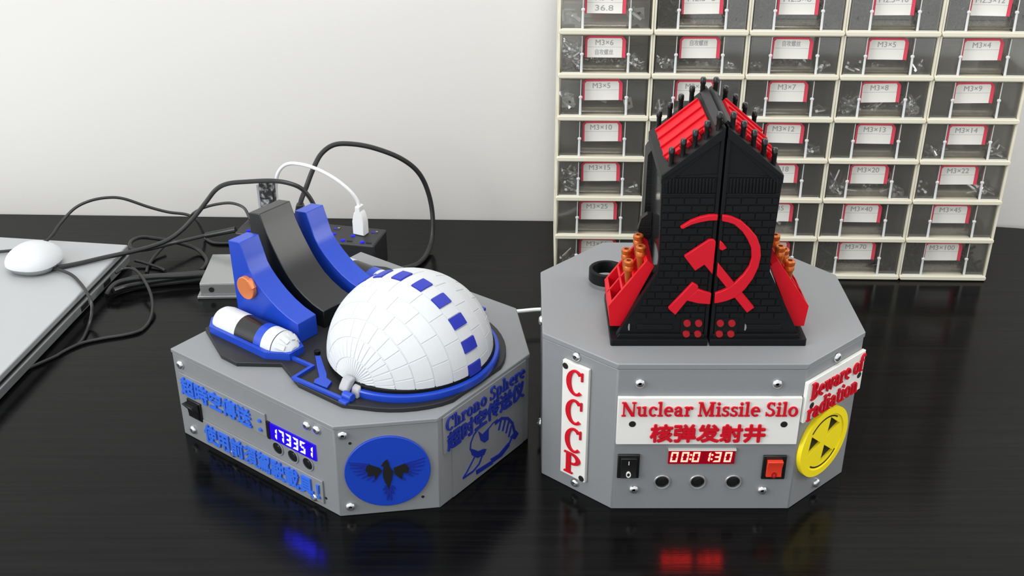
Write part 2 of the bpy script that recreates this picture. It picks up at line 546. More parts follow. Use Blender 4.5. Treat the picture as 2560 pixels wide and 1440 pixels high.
# desk top with its rounded right rear corner
t = thing('desk', (0, 0, -0.76), 'black wood grain desk carrying both grey models', 'desk')
mb = MB()
out = [(-1.0, -0.42), (0.62, -0.42), (0.62, 0.12)]
for k in range(17):
    a = k / 16 * PI / 2
    out.append((0.42 + 0.20 * math.cos(a), 0.12 + (wy(0.42) - 0.004 - 0.12) * math.sin(a)))
out.append((-1.0, wy(-1.0) - 0.004))
mb.prism(out, 0.735, 0.76)
mb.build('desk_top', 'desk', t, bevel=0.0015)
for x, y in ((-0.93, -0.36), (0.50, -0.36), (-0.93, 0.28), (0.40, 0.26)):
    MB().box(x - .02, x + .02, y - .02, y + .02, 0, 0.735).build('leg', 'black', t)

# ------------------------------------------------------------------ the grey model with the black tower
def build_tower_model():
    T = thing('tower_model', (0.1130, 0, 0), 'grey octagonal model with a black gabled brick tower, red trays and a red countdown display', 'model')
    oc = [(-.0533, -.0742), (.0533, -.0742), (.0945, -.0383), (.0950, .0345), (.0535, .0815), (-.0508, .0825), (-.0940, .0384), (-.0945, -.0393)]
    k = 1.006
    lidp = [(x * k, y * k) for x, y in oc]
    MB().prism(oc, 0, .0985).build('housing', 'grey', T, bevel=.0006)
    MB().prism(lidp, .0987, .1024).build('lid', 'greylid', T, bevel=.0005)
    FR = face_mx(oc[0], oc[1]); FL = face_mx(oc[7], oc[0]); FQ = face_mx(oc[1], oc[2]); FW = face_mx(oc[6], oc[7])
    ox = .0533
    def plate(mx, x0, x1, z0, z1, holes, name='sign_plate'):
        w = .0024
        p = MB().box(x0, x1, z0, z1, 0, w, 0, mx)
        for hx, hz in holes:
            p.lathe([(.0021, w - .0004), (.0021, w + .00025)], 18, 1, mx @ Matrix.Translation((hx, hz, 0)))
        return p.build(name, ['offwhite', 'darkhole'], T, bevel=.0004)
    # front face
    for x, z in ((-.0406, .0897), (.0371, .0894), (-.0405, .0149), (.0361, .0143)):
        screw(T, FR, ox + x, z)
    p = plate(FR, ox - .0527, ox + .0522, .0489, .0811, ((ox - .0438, .0632), (ox + .0434, .0630)))
    lt = MB()
    up = FR @ Matrix.Translation((0, 0, .0024))
    serif(lt, 'Nuclear Missile Silo', ox - .0506, .0690, .1012, .0094, .0011, up, 0, .015)
    tag(lt.build('lettering', 'redtext', p), 'red serif lettering')
    me = han_text('核弹发射井', .0660, .0118, .0011, .00042)
    tag(MB().mesh(me, 0, up @ Matrix.Translation((ox - .033, .0511, 0))).build('lettering', 'redtext', p, smooth=0), 'red Chinese characters')
    # switches
    def rocker(x0, x1, z0, z1, m, red):
        s = MB().box(x0, x1, z0, z1, 0, .0016, 0, FR).build('rocker_switch', 'blackgloss', T, bevel=.0005)
        g = MB()
        a, b = (.0018, .0018) if not red else (.0024, .0026)
        zm = (z0 + z1) / 2
        g.prism([(z0 + b, .0012), (z0 + b, .0040 if not red else .0030), (zm, .0026), (z1 - b, .0030 if not red else .0046), (z1 - b, .0012)], x0 + a, x1 - a, 'x', 0, FR)
        key = g.build('switch_key', m, s, bevel=.0003)
        k2 = MB()
        xm = (x0 + x1) / 2
        kz = .00285
        if not red:
            k2.box(xm - .00022, xm + .00022, zm + .0022, zm + .0048, .0024, kz + .0001, 0, FR)
        k2.lathe([(.0010, .0028), (.0016, .0028), (.0016, .0040 if not red else .0034), (.0010, .0040 if not red else .0034)], 18, 0, FR @ Matrix.Translation((xm, zm - .0042, 0)) @ Matrix.Diagonal((.9, 1.25, 1, 1)), True)
        k2.build('switch_mark', 'offwhite' if not red else 'reddot', s)
    rocker(ox - .0510, ox - .0380, .0238, .0407, 'blackgloss', False)
    rocker(ox + .0343, ox + .0482, .0231, .0400, 'redswitch', True)
    # countdown display
    d = MB().box(ox - .0214, ox + .0176, .0340, .0440, -.0002, .0010, 0, FR)
    d.build('display', 'reddisp', T)
    dsp = bpy.data.objects['display']
    fr = MB()
    fr.box(ox - .0217, ox + .0179, .0440, .0448, 0, .0020, 0, FR)
    tag(fr.build('display_bezel', 'offwhite', dsp), 'pale strip along the top')
    xs = ox - .0203
    up2 = FR @ Matrix.Translation((0, 0, .0010))
    for i, ch in enumerate('000130'):
        m = MB()
        seven(m, ch, xs + i * .00625 + (.0002 if i > 1 else 0), .0355, .0041, .0070, .00095, .0002, up2)
        m.build('digit', 'reddigit', dsp, smooth=0)
    for i in (2, 4):
        m = MB()
        for zz in (.0375, .0405):
            m.prism(dot(xs + i * .00625 - .0009 + (zz - .0355) * .1, zz, .0006), 0, .0002, 'z', 0, up2)
        m.build('colon', 'reddigit', dsp, smooth=0)
    for x in (-.0239, -.0028, .0183):
        b = MB().lathe([(.0040, .0001), (.0040, .0009), (.0047, .0011), (.0051, .0006), (.0051, 0)], 28, 0, FR @ Matrix.Translation((ox + x, .0205, 0)), False)
        ring = b.build('push_button', ['silverdark'], T)
        MB().lathe([(.0040, .00015), (.0040, .00025), (.0024, .0006), (.0022, .0011), (0, .0012)], 24, 0, FR @ Matrix.Translation((ox + x, .0205, 0))).build('button_cap', 'blackgloss', ring)
    # left diagonal face: C C C P
    L = math.dist(oc[7], oc[0])
    for t_, z in ((.0291, .0958), (.0275, .0063)):
        screw(T, FL, L - t_, z)
    p = plate(FL, L - .0375, L - .0186, .0114, .0916, ((L - .0354, .0880), (L - .0213, .0134)))
    upl = FL @ Matrix.Translation((0, 0, .0024))
    lt = MB()
    for ch, zc, hh in (('C', .0797, .0170), ('C', .0593, .0170), ('C', .0390, .0170), ('P', .0215, .0150)):
        serif(lt, ch, L - .0343, zc - hh / 2, .0132, hh, .0011, upl)
    tag(lt.build('lettering', 'redtext', p), 'red letters stacked upright')
    # right diagonal face: radiation sign
    for t_, z in ((.0283, .0955), (.0262, .0064)):
        screw(T, FQ, t_, z)
    p = plate(FQ, -.0008, .0556, .0634, .0907, ((.0056, .0732), (.0521, .0745)))
    upq = FQ @ Matrix.Translation((0, 0, .0024))
    lt = MB()
    serif(lt, 'Beware of', .0030, .0776, .0512, .0112, .0011, upq, 0, .015)
    serif(lt, 'radiation', .0016, .0638, .0500, .0112, .0011, upq, 0, .015)
    tag(lt.build('lettering', 'redtext', p), 'red serif lettering')
    cx, cz, R = .0243, .0392, .0233
    n = 60
    circ = lambda r, m=n: [(r * math.cos(2 * PI * q / m), r * math.sin(2 * PI * q / m)) for q in range(m)]
    holes = []
    for a in (50, 170, 290):
        ca = math.radians(a)
        tri = []
        for rr, da in ((.0030, 0), (.0163, -25), (.0163, 25)):
            tri.append((rr * math.cos(ca + math.radians(da)), rr * math.sin(ca + math.radians(da))))
        holes.append(tri)
    me = curve_mesh([circ(R)] + [circ(.0188)], .0030)
    dm = MB().mesh(me, 0, FQ @ Matrix.Translation((cx, cz, 0)))
    me = curve_mesh([circ(.0190)] + holes, .0022)
    dm.mesh(me, 0, FQ @ Matrix.Translation((cx, cz, .0002)))
    disc = dm.build('warning_disc', 'yellow', T, smooth=30)
    for h in holes:
        MB().prism([(x * 1.0, y * 1.0) for x, y in h], .0001, .0004, 'z', 0, FQ @ Matrix.Translation((cx, cz, 0))).build('dark_wedge', 'darkhole', disc, smooth=0)
    for a0 in (95, 275):
        gm = MB()
        gm.prism([(p_[0], p_[1]) for p_ in g_arc(0, 0, .0176, .0176, a0 - 45, a0 + 45, .0009, .0009)], .0024, .0026, 'z', 0, FQ @ Matrix.Translation((cx, cz, 0)))
        gm.build('disc_groove', 'darkhole', disc, smooth=0)
    # left side screws
    W_ = math.dist(oc[6], oc[7])
    for z in (.0885, .0120):
        screw(T, FW, W_ * .5, z)
    # ---------------- the tower, two mirrored halves
    zt = .1024
    EV, AP = .1045, .1318
    YF, YB = -.0508, .0150
    def half(sg):
        P = lambda pts: [(sg * x, zt + z) for x, z in pts]
        g = .0007
        b = MB()
        # plinth with a bevelled rear end
        b.prism([(sg * g, -.0548), (sg * .0556, -.0548), (sg * .0563, -.0540), (sg * .0563, -.0500), (sg * .0560, .0000), (sg * .0520, .0165), (sg * g, .0165)], zt, zt + .0042)
        # front slab with the flared foot
        b.prism(P([(g, .0042), (.0528, .0042), (.0315, .0460), (.0311, .0520), (.0326, EV), (g, AP)]), YF, YF + .0042, 'y')
        # plain core
        # roof boards
        b.prism(P([(g, AP), (.0328, EV), (.0328, EV - .0050), (.0300, EV - .0050), (g, AP - .0065)]), YF - .0006, YB + .0006, 'y')
        # front trim: centre post, gable frame, cornice, ribs
        b.prism(P([(g, .0042), (.0026, .0042), (.0026, AP - .006), (g, AP - .004)]), YF - .0012, YF, 'y')
        sl = (AP - EV) / .0326
        b.prism(P([(g, AP), (.0326, EV), (.0326, EV - .0024), (g, AP - .0062)]), YF - .0016, YF, 'y')
        b.prism(P([(.0290, EV - .001), (g, AP - .0330 + .0065), (g, AP - .0350 + .0065), (.0300, AP - .0350 + .0065)]), YF - .0006, YF, 'y')
        for q in range(15):
            x = .0042 + q * .0018
            b.prism(P([(x, .0942), (x + .0009, .0942), (x + .0009, .1028), (x, .1028)]), YF - .0010, YF, 'y')
        b.prism(P([(.0030, .0928), (.0318, .0928), (.0318, .0938), (.0030, .0938)]), YF - .0008, YF, 'y')
        # foot trim: framed base board with a long groove bar
        b.prism(P([(.0026, .0042), (.0526, .0042), (.0512, .0066), (.0026, .0066)]), YF - .0020, YF, 'y')
        b.prism(P([(.0210, .0092), (.0415, .0092), (.0415, .0122), (.0210, .0122)]), YF - .0009, YF, 'y')
        h = b.build('tower_half', 'black', T, bevel=.00025, seg=1)
        co = MB().prism(P([(g, .0042), (.0312, .0042), (.0308, .052), (.0318, EV - .0022), (g, AP - .0022)]), YF + .0042, YB - .001, 'y')
        tag(co.build('side_wall', 'blacksmooth', h), 'smooth side wall')
        # brick skin on the front face
        br = MB()
        prof = [(.0160, .0464), (.0455, .0314), (.0520, .0309), (.0918, .0318)]
        def edge(z):
            for (za, xa), (zb, xb) in zip(prof, prof[1:]):
                if z <= zb:
                    return xa + (xb - xa) * (z - za) / (zb - za)
            return .0318
        rows, ph = 17, .00445
        for r_ in range(rows):
            z0 = .0163 + r_ * ph
            xm = min(edge(z0), edge(z0 + ph)) - .0004
            x = .0032
            first = True
            while x < xm - .0012:
                wdt = .0042 if (first and r_ % 2) else .0084
                x1 = min(x + wdt - .0008, xm)
                br.prism(P([(x, z0), (x1, z0), (x1, z0 + ph - .0009), (x, z0 + ph - .0009)]), YF - .0007, YF + .0002, 'y')
                x += wdt
                first = False
        tag(br.build('brick_facing', 'black', h, smooth=0), 'front face of small bricks')
        # rear block with brick sides
        br = MB()
        br.prism(P([(g, .0042), (.0345, .0042), (.0345, .0960), (.0318, EV - .004), (g, EV)]), -.0010, YB - .0004, 'y')
        br.prism(P([(.0300, .0700), (.0306, .0700), (.0310, .0980), (.0300, .0980)]), -.0012, -.0006, 'y')
        br.prism(P([(.0316, .0480), (.0372, .0480), (.0392, .0540), (.0376, .0610), (.0340, .0640), (.0316, .0640)]), -.0125, -.0085, 'y')
        br.build('rear_block', 'brick', h, smooth=0)
        # four red studs in a black frame
        fm = MB().prism(P([(.0032, .0032 + .0012), (.0162, .0044), (.0162, .0168), (.0032, .0168)]), YF - .0010, YF, 'y')
        fm.build('stud_plate', 'black', h)
        for x in (.0062, .0128):
            for z in (.0066, .0136):
                MB().cyl((sg * x, YF - .0008, zt + z), (sg * x, YF - .0024, zt + z), .0022, .0019, 18).build('red_stud', 'reddot', h)
        c = MB().prism(P([((.0205 if sg > 0 else .0455) + x, y + .0106) for x, y in ((0, .0020), (.0007, .0017), (.0010, 0), (.0007, -.0017), (0, -.0020))]), YF - .0012, YF, 'y')
        c.build('small_latch', 'silverdark', h)
        # ribbed red roof panel
        r = MB()
        th = math.atan2(AP - EV, .0326)
        def S(d, y, o):  # distance down the slope from the ridge, y, offset outward
            return (sg * (d * math.cos(th) + o * math.sin(th)), y, zt + AP - d * math.sin(th) + o * math.cos(th))
        y0, y1, d0, d1 = YF + .0120, YB - .0125, .0075, .0375
        def slab(da, db, ya, yb, oa, ob, mb_):
            vs = [S(d, y, o) for o in (oa, ob) for y in (ya, yb) for d in (da, db)]
            mb_.add(vs, [(0, 2, 3, 1), (4, 5, 7, 6), (0, 1, 5, 4), (2, 6, 7, 3), (0, 4, 6, 2), (1, 3, 7, 5)])
        slab(d0, d1, y0, y1, -.0005, .0026, r)
        nr = 4
        for q in range(nr):
            yc = y0 + .0012 + (y1 - y0 - .0024) * q / (nr - 1)
            slab(d0, d1, yc - .0008, yc + .0008, .0025, .0038, r)
        for q in range(5):
            dc = .0102 + q * .0062
            slab(dc - .0016, dc + .0016, y0 - .0038, y0, -.0005, .0028, r)
        r.build('roof_panel', 'red', h, bevel=.0003, seg=1)
        # ridge plate
        rp = MB()
        slab(.0004, .0052, YF + .0065, YB - .001, -.0004, .0018, rp)
        rp.build('ridge_plate', 'deck', h)
        # pegs along both gables
        for yy in (YF + .0038, YB - .0030):
            for q in range(5):
                d_ = .0048 + q * .0078
                x, y, z = S(d_, yy, 0)
                pg = MB()
                pg.lathe([(.0014, -.0015), (.0014, .0058), (.0017, .0064), (.0017, .0090), (.0012, .0098), (0, .0098)], 14, 0, Matrix.Translation((x, y, z)))
                pg.build('roof_peg', 'blackgloss', h)
        return h
    hr = half(1)
    hl = half(-1)
    # hammer and sickle emblem cut along the seam (x from centre, z above the lid)
    head = [(-.0179, .0568), (-.0049, .0669), (-.0022, .0671), (-.0011, .0656), (-.0012, .0454), (-.0063, .0515), (-.0112, .0477)]
    tip = [(.0012, .0664), (.0028, .0649), (.0054, .0617), (.0029, .0603), (.0012, .0612)]
    handle = [(.0012, .0528), (.0027, .0507), (.0241, .0244), (.0202, .0210), (.0012, .0448)]
    hilt = [(-.0120, .0403), (-.0087, .0382), (-.0087, .0359), (-.0141, .0292), (-.0204, .0195), (-.0247, .0238)]
    bl = [(-.0087, .0362), (-.0050, .0346), (-.0011, .0336), (-.0011, .0266), (-.0080, .0272), (-.0150, .0292)]
    up_l = [(-.0213, .0745), (-.0160, .0784), (-.0110, .0806), (-.0060, .0818), (-.0013, .0820), (-.0013, .0788), (-.0060, .0786), (-.0108, .0776), (-.0150, .0763), (-.0200, .0735)]
    blade = [(.0012, .0819), (.0060, .0809), (.0116, .0784), (.0165, .0740), (.0211, .0688), (.0236, .0630), (.0245, .0570), (.0238, .0500), (.0215, .0430), (.0180, .0368),
             (.0150, .0330), (.0118, .0305), (.0075, .0286), (.0030, .0274), (.0012, .0272), (.0012, .0338), (.0045, .0349), (.0090, .0376), (.0120, .0405), (.0160, .0453), (.0188, .0505),
             (.0197, .0560), (.0188, .0620), (.0160, .0675), (.0128, .0722), (.0080, .0764), (.0045, .0776), (.0012, .0783)]
    y0, y1 = YF - .0026, YF - .0004
    sh = lambda pl: [(x + .0003, z + zt) for x, z in pl]
    e = MB()
    for q, pl in enumerate((head, hilt, bl, up_l)):
        e.prism(sh(pl), y0 - .00012 * q, y1, 'y')
    tag(e.build('emblem', 'redtext', hl, bevel=.0003, seg=1), 'red hammer and sickle, left part')
    e = MB()
    for q, pl in enumerate((tip, handle, blade)):
        e.prism(sh(pl), y0 - .00012 * q, y1, 'y')
    tag(e.build('emblem', 'redtext', hr, bevel=.0003, seg=1), 'red hammer and sickle, right part')
    # red side trays with copper pipes
    for sg in (-1, 1):
        y0, y1 = -.0450, -.0120
        A, B, Cc, D, E2 = (.0562, .0080), (.0574, .0209), (.0368, .0500), (.0330, .0462), (.0500, .0080)
        tr = MB()
        X = lambda p, y: (sg * p[0], y, zt + p[1])
        w = .0022
        fr = lambda pl, ya, yb: tr.prism([(sg * x, zt + z) for x, z in pl], ya, yb, 'y')
        gx, gz = sum(p[0] for p in (A, B, Cc, D, E2)) / 5, sum(p[1] for p in (A, B, Cc, D, E2)) / 5
        big = [(gx + (p[0] - gx) * 1.012, gz + (p[1] - gz) * 1.012) for p in (A, B, Cc, D, E2)]
        fr(big, y0 - .0001, y0 + w)
        fr(big, y1 - w, y1 + .0001)
        ux, uz = Cc[0] - B[0], Cc[1] - B[1]
        ln = math.hypot(ux, uz)
        ux, uz = ux / ln, uz / ln
        nx, nz = -uz, ux            # towards the tower
        def seg_(s0, s1, dpt, ya, yb):
            fr([(B[0] + ux * s0, B[1] + uz * s0), (B[0] + ux * s1, B[1] + uz * s1), (B[0] + ux * s1 + nx * dpt, B[1] + uz * s1 + nz * dpt), (B[0] + ux * s0 + nx * dpt, B[1] + uz * s0 + nz * dpt)], ya, yb)
        fr([A, B, (B[0] + ux * .003, B[1] + uz * .003), (B[0] - .006, .0105), E2], y0, y1)
        seg_(ln - .0026, ln, .0042, y0, y1)
        fr([E2, (B[0] - .006, .0105), (Cc[0] - .0012, .0468), D], y0, y1)
        ym = (y0 + y1) / 2
        for s in (.0125, .0230):
            seg_(s - .0008, s + .0008, .0045, y0, y1)
        seg_(0, ln, .0045, ym - .0009, ym + .0009)
        tray = tr.build('side_tray', 'red', T, smooth=0)
        for s in (.0178, .0290):
            for yy in (y0 + .0095, y1 - .0085):
                cx_, cz_ = B[0] + ux * s - nx * 0 , B[1] + uz * s
                cx_ -= .001
                pm = MB().lathe([(.0015, -.0060), (.0021, .0010), (.0025, .0038), (.0029, .0042), (.0030, .0064), (.0027, .0070), (.0030, .0076), (.0030, .0096), (.0024, .0102), (.0014, .0102), (.0014, .0080), (0, .0080)], 18, 0, Matrix.Translation((sg * cx_, yy, zt + cz_)))
                pm.build('copper_pipe', 'copperpipe', tray)
    # black ring bracket behind the left tray
    rg = MB().lathe([(.0090, .0030), (.0110, .0030), (.0115, .0036), (.0115, .0106), (.0110, .0112), (.0094, .0112), (.0090, .0106)], 40, 0, Matrix.Translation((-.0530, .0225, zt)), True)
    rg.cyl((-.0505, .0128, zt), (-.0505, .0128, zt + .0034), .0042, .0042, 20)
    rg.prism([(-.0440, .0290), (-.0250, .0230), (-.0250, .0150), (-.0430, .0180)], zt + .0040, zt + .0110)
    rg.prism([(-.0270, .0240), (-.0200, .0240), (-.0200, .0150), (-.0270, .0150)], zt, zt + .0110)
    rg.build('ring_bracket', 'black', T, bevel=.0003, seg=1)
    return T
build_tower_model()

# ------------------------------------------------------------------ the grey model with the white dome
def build_dome_model():
    T = thing('dome_model', (-.10677, .03071, 0), 'grey model with a white panelled dome, blue fins and a blue clock display', 'model', PI / 4 + .13992)
    a, b, c = .0869, .1132, .0421
    oc = [(-a + c, -b), (a - c, -b), (a, -b + c), (a, .0722), (-a, .0722), (-a, -b + c)]
    ZL, ZD = .0652, .0682
    MB().prism(oc, 0, .0622).build('housing', 'grey', T, bevel=.0006)
    MB().prism([(x * 1.006, y * 1.006) for x, y in oc], .0624, ZL).build('lid', 'greylid', T, bevel=.0005)
    FS = face_mx(oc[4], oc[5]); FE = face_mx(oc[5], oc[0]); FC = face_mx(oc[0], oc[1])
    yl = .0722                                  # x on FS = yl - y
    # charcoal deck: a disc under the dome with a wing under each capsule
    dk = []
    for k in range(25):
        an = math.radians(180 + 8 + (164) * k / 24)
        dk.append((-.004 + .0655 * math.cos(an), max(-.1108, -.050 + .0655 * math.sin(an))))
    right = [(.0705, -.026), (.0605, -.001), (.0765, .022), (.076, .037), (.060, .0712), (-.060, .0712)]
    left = [(-.076, .037), (-.0765, .022), (-.0605, -.001), (-.0705, -.026)]
    MB().prism([(-.0705, -.0625)] + [p for p in dk if p[0] > -.066 and p[0] < .062] + right + left, ZL, ZD).build('deck', 'deck', T, bevel=.0004)
    # ---- dome: raised panels on a shell, poles along x
    dome_c = Vector((-.0045, -.0578, .0735))
    R = .0517
    D = Matrix.Translation(dome_c) @ Matrix.Diagonal((1, 1, .95, 1))
    def sp(lat, lon, r):
        la, lo = math.radians(lat), math.radians(lon)
        return (r * math.sin(la), -r * math.cos(la) * math.cos(lo), r * math.cos(la) * math.sin(lo))
    m = MB()
    n1, n2 = 48, 40
    vs = [sp(-90 + 180 * i / n1, 180 * j / n2, R - .0004) for i in range(n1 + 1) for j in range(n2 + 1)]
    fs = [(i * (n2 + 1) + j, (i + 1) * (n2 + 1) + j, (i + 1) * (n2 + 1) + j + 1, i * (n2 + 1) + j + 1) for i in range(n1) for j in range(n2)]
    m.add(vs, fs, 0, D)
    def panel(mb, la0, la1, lo0, lo1, r1, gap=.55, ch=.0006):
        kc = max(.12, math.cos(math.radians((la0 + la1) / 2)))
        ga, go = gap, gap / kc
        na, no = max(2, int(abs(la1 - la0) / 4)), max(2, int(abs(lo1 - lo0) * kc / 4))
        A = [la0 + ga + (la1 - la0 - 2 * ga) * i / na for i in range(na + 1)]
        B = [lo0 + go + (lo1 - lo0 - 2 * go) * j / no for j in range(no + 1)]
        top = [sp(x, y, r1) for x in A for y in B]
        ins = .30
        for i in (0, na):
            pass
        o = len(top)
        A2 = [la0 + ga * ins + (la1 - la0 - 2 * ga * ins) * i / na for i in range(na + 1)]
        B2 = [lo0 + go * ins + (lo1 - lo0 - 2 * go * ins) * j / no for j in range(no + 1)]
        bot = [sp(x, y, R - .0006) for x in A2 for y in B2]
        f = [(i * (no + 1) + j, (i + 1) * (no + 1) + j, (i + 1) * (no + 1) + j + 1, i * (no + 1) + j + 1) for i in range(na) for j in range(no)]
        ring = [i * (no + 1) for i in range(na + 1)] + [na * (no + 1) + j for j in range(1, no + 1)] + [i * (no + 1) + no for i in range(na - 1, -1, -1)] + [j for j in range(no - 1, 0, -1)]
        for q in range(len(ring)):
            p0, p1 = ring[q], ring[(q + 1) % len(ring)]
            f.append((p0, p1, p1 + o, p0 + o))
        mb.add(top + bot, f, 0, D)
    bands = [(-6.2, 6.2, 9), (6.2, 19, 20), (19, 32, 20), (32, 45, 20), (45, 58, 15), (58, 72, 10), (72, 88, 7.5)]
    q = 0
    for la0, la1, st in bands:
        for sgn in ((1,) if la0 < 0 else (1, -1)):
            lo = -st / 2 if (q % 2 and st > 10) else 0
            i = 0
            while lo < 180 - 1e-6:
                l0, l1 = max(0, lo), min(180, lo + st)
                blue = la0 < 0 and i % 2 == 0
                if l1 - l0 > 2 and not blue:
                    panel(m, la0 if sgn > 0 else -la1, la1 if sgn > 0 else -la0, l0, l1, R)
                lo += st
                i += 1
        q += 1
    dome = tag(m.build('dome', 'white', T, smooth=28), 'white dome of raised panels')
    for i in range(10):
        t_ = MB()
        panel(t_, -6.2, 6.2, 18 * i + .2, 18 * i + 9.2, R + .0007, .35)
        t_.build('blue_tile', 'bluetile', dome, smooth=28)
    rc = Matrix.Translation((-.0040, -.0560, 0))
    def half_ring(prof, name, m_, a0, a1):
        g_ = MB()
        n = 64
        vs = []
        for k in range(n + 1):
            an = math.radians(a0 + (a1 - a0) * k / n)
            vs += [(-.0040 + r_ * math.cos(an), -.0560 + r_ * math.sin(an), h_) for r_, h_ in prof]
        m_n = len(prof)
        fs = [(k * m_n + q, (k + 1) * m_n + q, (k + 1) * m_n + (q + 1) % m_n, k * m_n + (q + 1) % m_n) for k in range(n) for q in range(m_n)]
        fs += [tuple(range(m_n)), tuple(range(n * m_n, (n + 1) * m_n))[::-1]]
        g_.add(vs, fs)
        return g_.build(name, m_, T)
    half_ring([(.0500, ZD - .0003), (.0538, ZD - .0003), (.0538, .0748), (.0530, .0755), (.0500, .0755)], 'dome_gasket', 'black', 176, 364)
    half_ring([(.0536, ZD - .0003), (.0562, ZD - .0003), (.0566, .0690), (.0566, .0722), (.0560, .0730), (.0540, .0730), (.0536, .0722)], 'dome_ring', 'blue', 184, 356)
    MB().lathe([(.0470, ZD - .0003), (.0508, ZD - .0003), (.0508, .0740), (.0470, .0740)], 64, 0, Matrix.Translation((-.0045, -.0578, 0)), True).build('dome_seat', 'black', T)
    for sx in (-1, 1):
        h = MB()
        X = lambda x: -.004 + sx * x
        hb = [(.0505, .0770), (.0530, .0788), (.0565, .0778), (.0595, .0740), (.0605, .0715), (.0575, .0700), (.0555, .0720), (.0530, .0745)]
        h.prism([(X(x), z) for x, z in hb], -.0605, -.0535, 'y')
        h.prism([(X(x), z) for x, z in ((.0530, .0755), (.0560, .0740), (.0580, ZD - .0002), (.0545, ZD - .0002))], -.0665, -.0605, 'y')
        h.build('pivot_clip', 'lightgrey', T, bevel=.0012, seg=3)
        k2 = MB()
        k2.cyl((X(.0608), -.0660, .0706), (X(.0608), -.0590, .0706), .0026, .0026, 18)
        k2.box(min(X(.0600), X(.0665)), max(X(.0600), X(.0665)), -.0655, -.0595, ZD - .0002, .0698)
        k2.build('pivot_hinge', 'blue', T, bevel=.0004)
    # ---- fins and arch
    fin = [(.0660, .1240), (.0548, .1256)]
    for y, z in ((.0530, .1205), (.0510, .1150), (.0488, .1085), (.0455, .1038), (.0415, .0997), (.0370, .0958), (.0318, .0920), (.0250, .0880), (.0170, .0847), (.0075, .0823)):
        fin.append((y, z))
    fin += [(.0070, ZD), (.0645, ZD)]
    for sx in (-1, 1):
        f = MB().prism(fin, sx * .0210, sx * .0370, 'x')
        fo = f.build('side_fin', 'blue', T, bevel=.0004)
        if sx < 0:
            bt = MB()
            cy_, cz_ = .0510, .0952
            bt.prism([(cy_ + .0078 * math.cos(2 * PI * k / 40), cz_ + .0078 * math.sin(2 * PI * k / 40)) for k in range(40)], -.0368, -.0402, 'x')
            bt.prism([(cy_ - .0052, cz_ + .0072), (cy_ - .0030, cz_ + .0078), (cy_ - .0050, cz_ + .0012), (cy_ - .0082, cz_ + .0020)], -.0368, -.0412, 'x')
            bt.build('round_bolt', 'copper', fo, bevel=.0005)
    arch = [(.0716, .1335), (.0610, .1352), (.0587, .1290), (.0563, .1230), (.0536, .1180), (.0507, .1130), (.0475, .1080), (.0436, .1022), (.0385, .0962), (.0330, .0910), (.0260, .0866), (.0180, .0830), (.0085, .0805), (.0085, ZD), (.0716, ZD)]
    MB().prism(arch, -.0135, .0135, 'x').build('centre_arch', 'archblack', T, bevel=.0005)
    # ---- capsules in their cradles
    for sx in (-1, 1):
        X = lambda x: sx * x
        outl = [(.0620, .0640), (.0535, .0718), (.0420, .0718), (.0355, .0650), (.0358, .0110), (.0430, -.0030), (.0550, -.0030), (.0630, .0110)]
        cxm, cym = .0492, .0355
        inn = [(cxm + (x - cxm) * .80, cym + (y - cym) * .935) for x, y in outl]
        me = curve_mesh([[(X(x), y) for x, y in outl], [(X(x), y) for x, y in inn]], .0046)
        cr = MB().mesh(me, 0, Matrix.Translation((0, 0, ZD)))
        crad = cr.build('capsule_cradle', 'blue', T, smooth=0)
        ax = Matrix.Translation((X(.0490), 0, .0708)) @ Matrix.Rotation(-PI / 2, 4, 'X')
        def ringp(name, prof, m_, par):
            return MB().lathe(prof, 32, 0, ax).build(name, m_, par)
        r = .0108
        cap = ringp('capsule', [(0, .0685), (.0050, .0680), (.0085, .0665), (.0100, .0642), (r, .0600), (r, .0432)][::-1], 'white', T)
        ringp('capsule_band', [(r, .0252), (r, .0432)], 'blackgloss', cap)
        ringp('capsule_band', [(r + .0001, .0188), (r + .0001, .0252)], 'blue', cap)
        ringp('capsule_band', [(r, .0100), (r, .0188)], 'white', cap)
        ringp('capsule_band', [(r - .0002, .0092), (r - .0002, .0100)], 'blackgloss', cap)
        nose = MB().lathe([(.0036, -.0014), (.0062, .0005), (.0092, .0060), (r, .0092)], 32, 0, ax)
        for k in range(10):
            an = 2 * PI * k / 10
            mx = ax @ Matrix.Rotation(an, 4, 'Z') @ Matrix.Translation((.0083, 0, .0042)) @ Matrix.Rotation(math.radians(28), 4, 'Y')
            nose.box(-.0006, .0008, -.0015, .0015, -.0030, .0030, 0, mx)
        nose.build('capsule_nose', 'white', cap)
        # zig-zag rail on the deck
        pts = [(.0528, -.0030), (.0526, -.0202), (.0687, -.0208), (.0676, -.0590)]
        z_ = MB()
        w = .0011
        for (xa, ya), (xb, yb) in zip(pts, pts[1:]):
            d = Vector((xb - xa, yb - ya)).normalized()
            nn = Vector((-d.y, d.x)) * w
            e = d * w
            q4 = [(xa - e.x + nn.x, ya - e.y + nn.y), (xb + e.x + nn.x, yb + e.y + nn.y), (xb + e.x - nn.x, yb + e.y - nn.y), (xa - e.x - nn.x, ya - e.y - nn.y)]
            z_.prism([(X(x), y) for x, y in q4], ZD - .0002, ZD + .0018)
        z_.build('deck_rail', 'blue', T, smooth=0)
        lv = [(.0434, -.0130), (.0412, -.0157), (.0537, -.0335), (.0572, -.0372), (.0582, -.0424), (.0648, -.0450), (.0656, -.0345), (.0630, -.0326), (.0592, -.0328), (.0527, -.0244)]
        MB().prism([(X(x), y) for x, y in lv], ZD - .0002, ZD + .0016).build('deck_lever', 'blue', T, bevel=.0002)
        MB().lathe([(.0020, ZD), (.0020, ZD + .0022), (.0008, ZD + .0024), (0, ZD + .0018)], 16, 0, Matrix.Translation((X(.0390), -.0105, 0))).build('deck_stud', 'black', T)
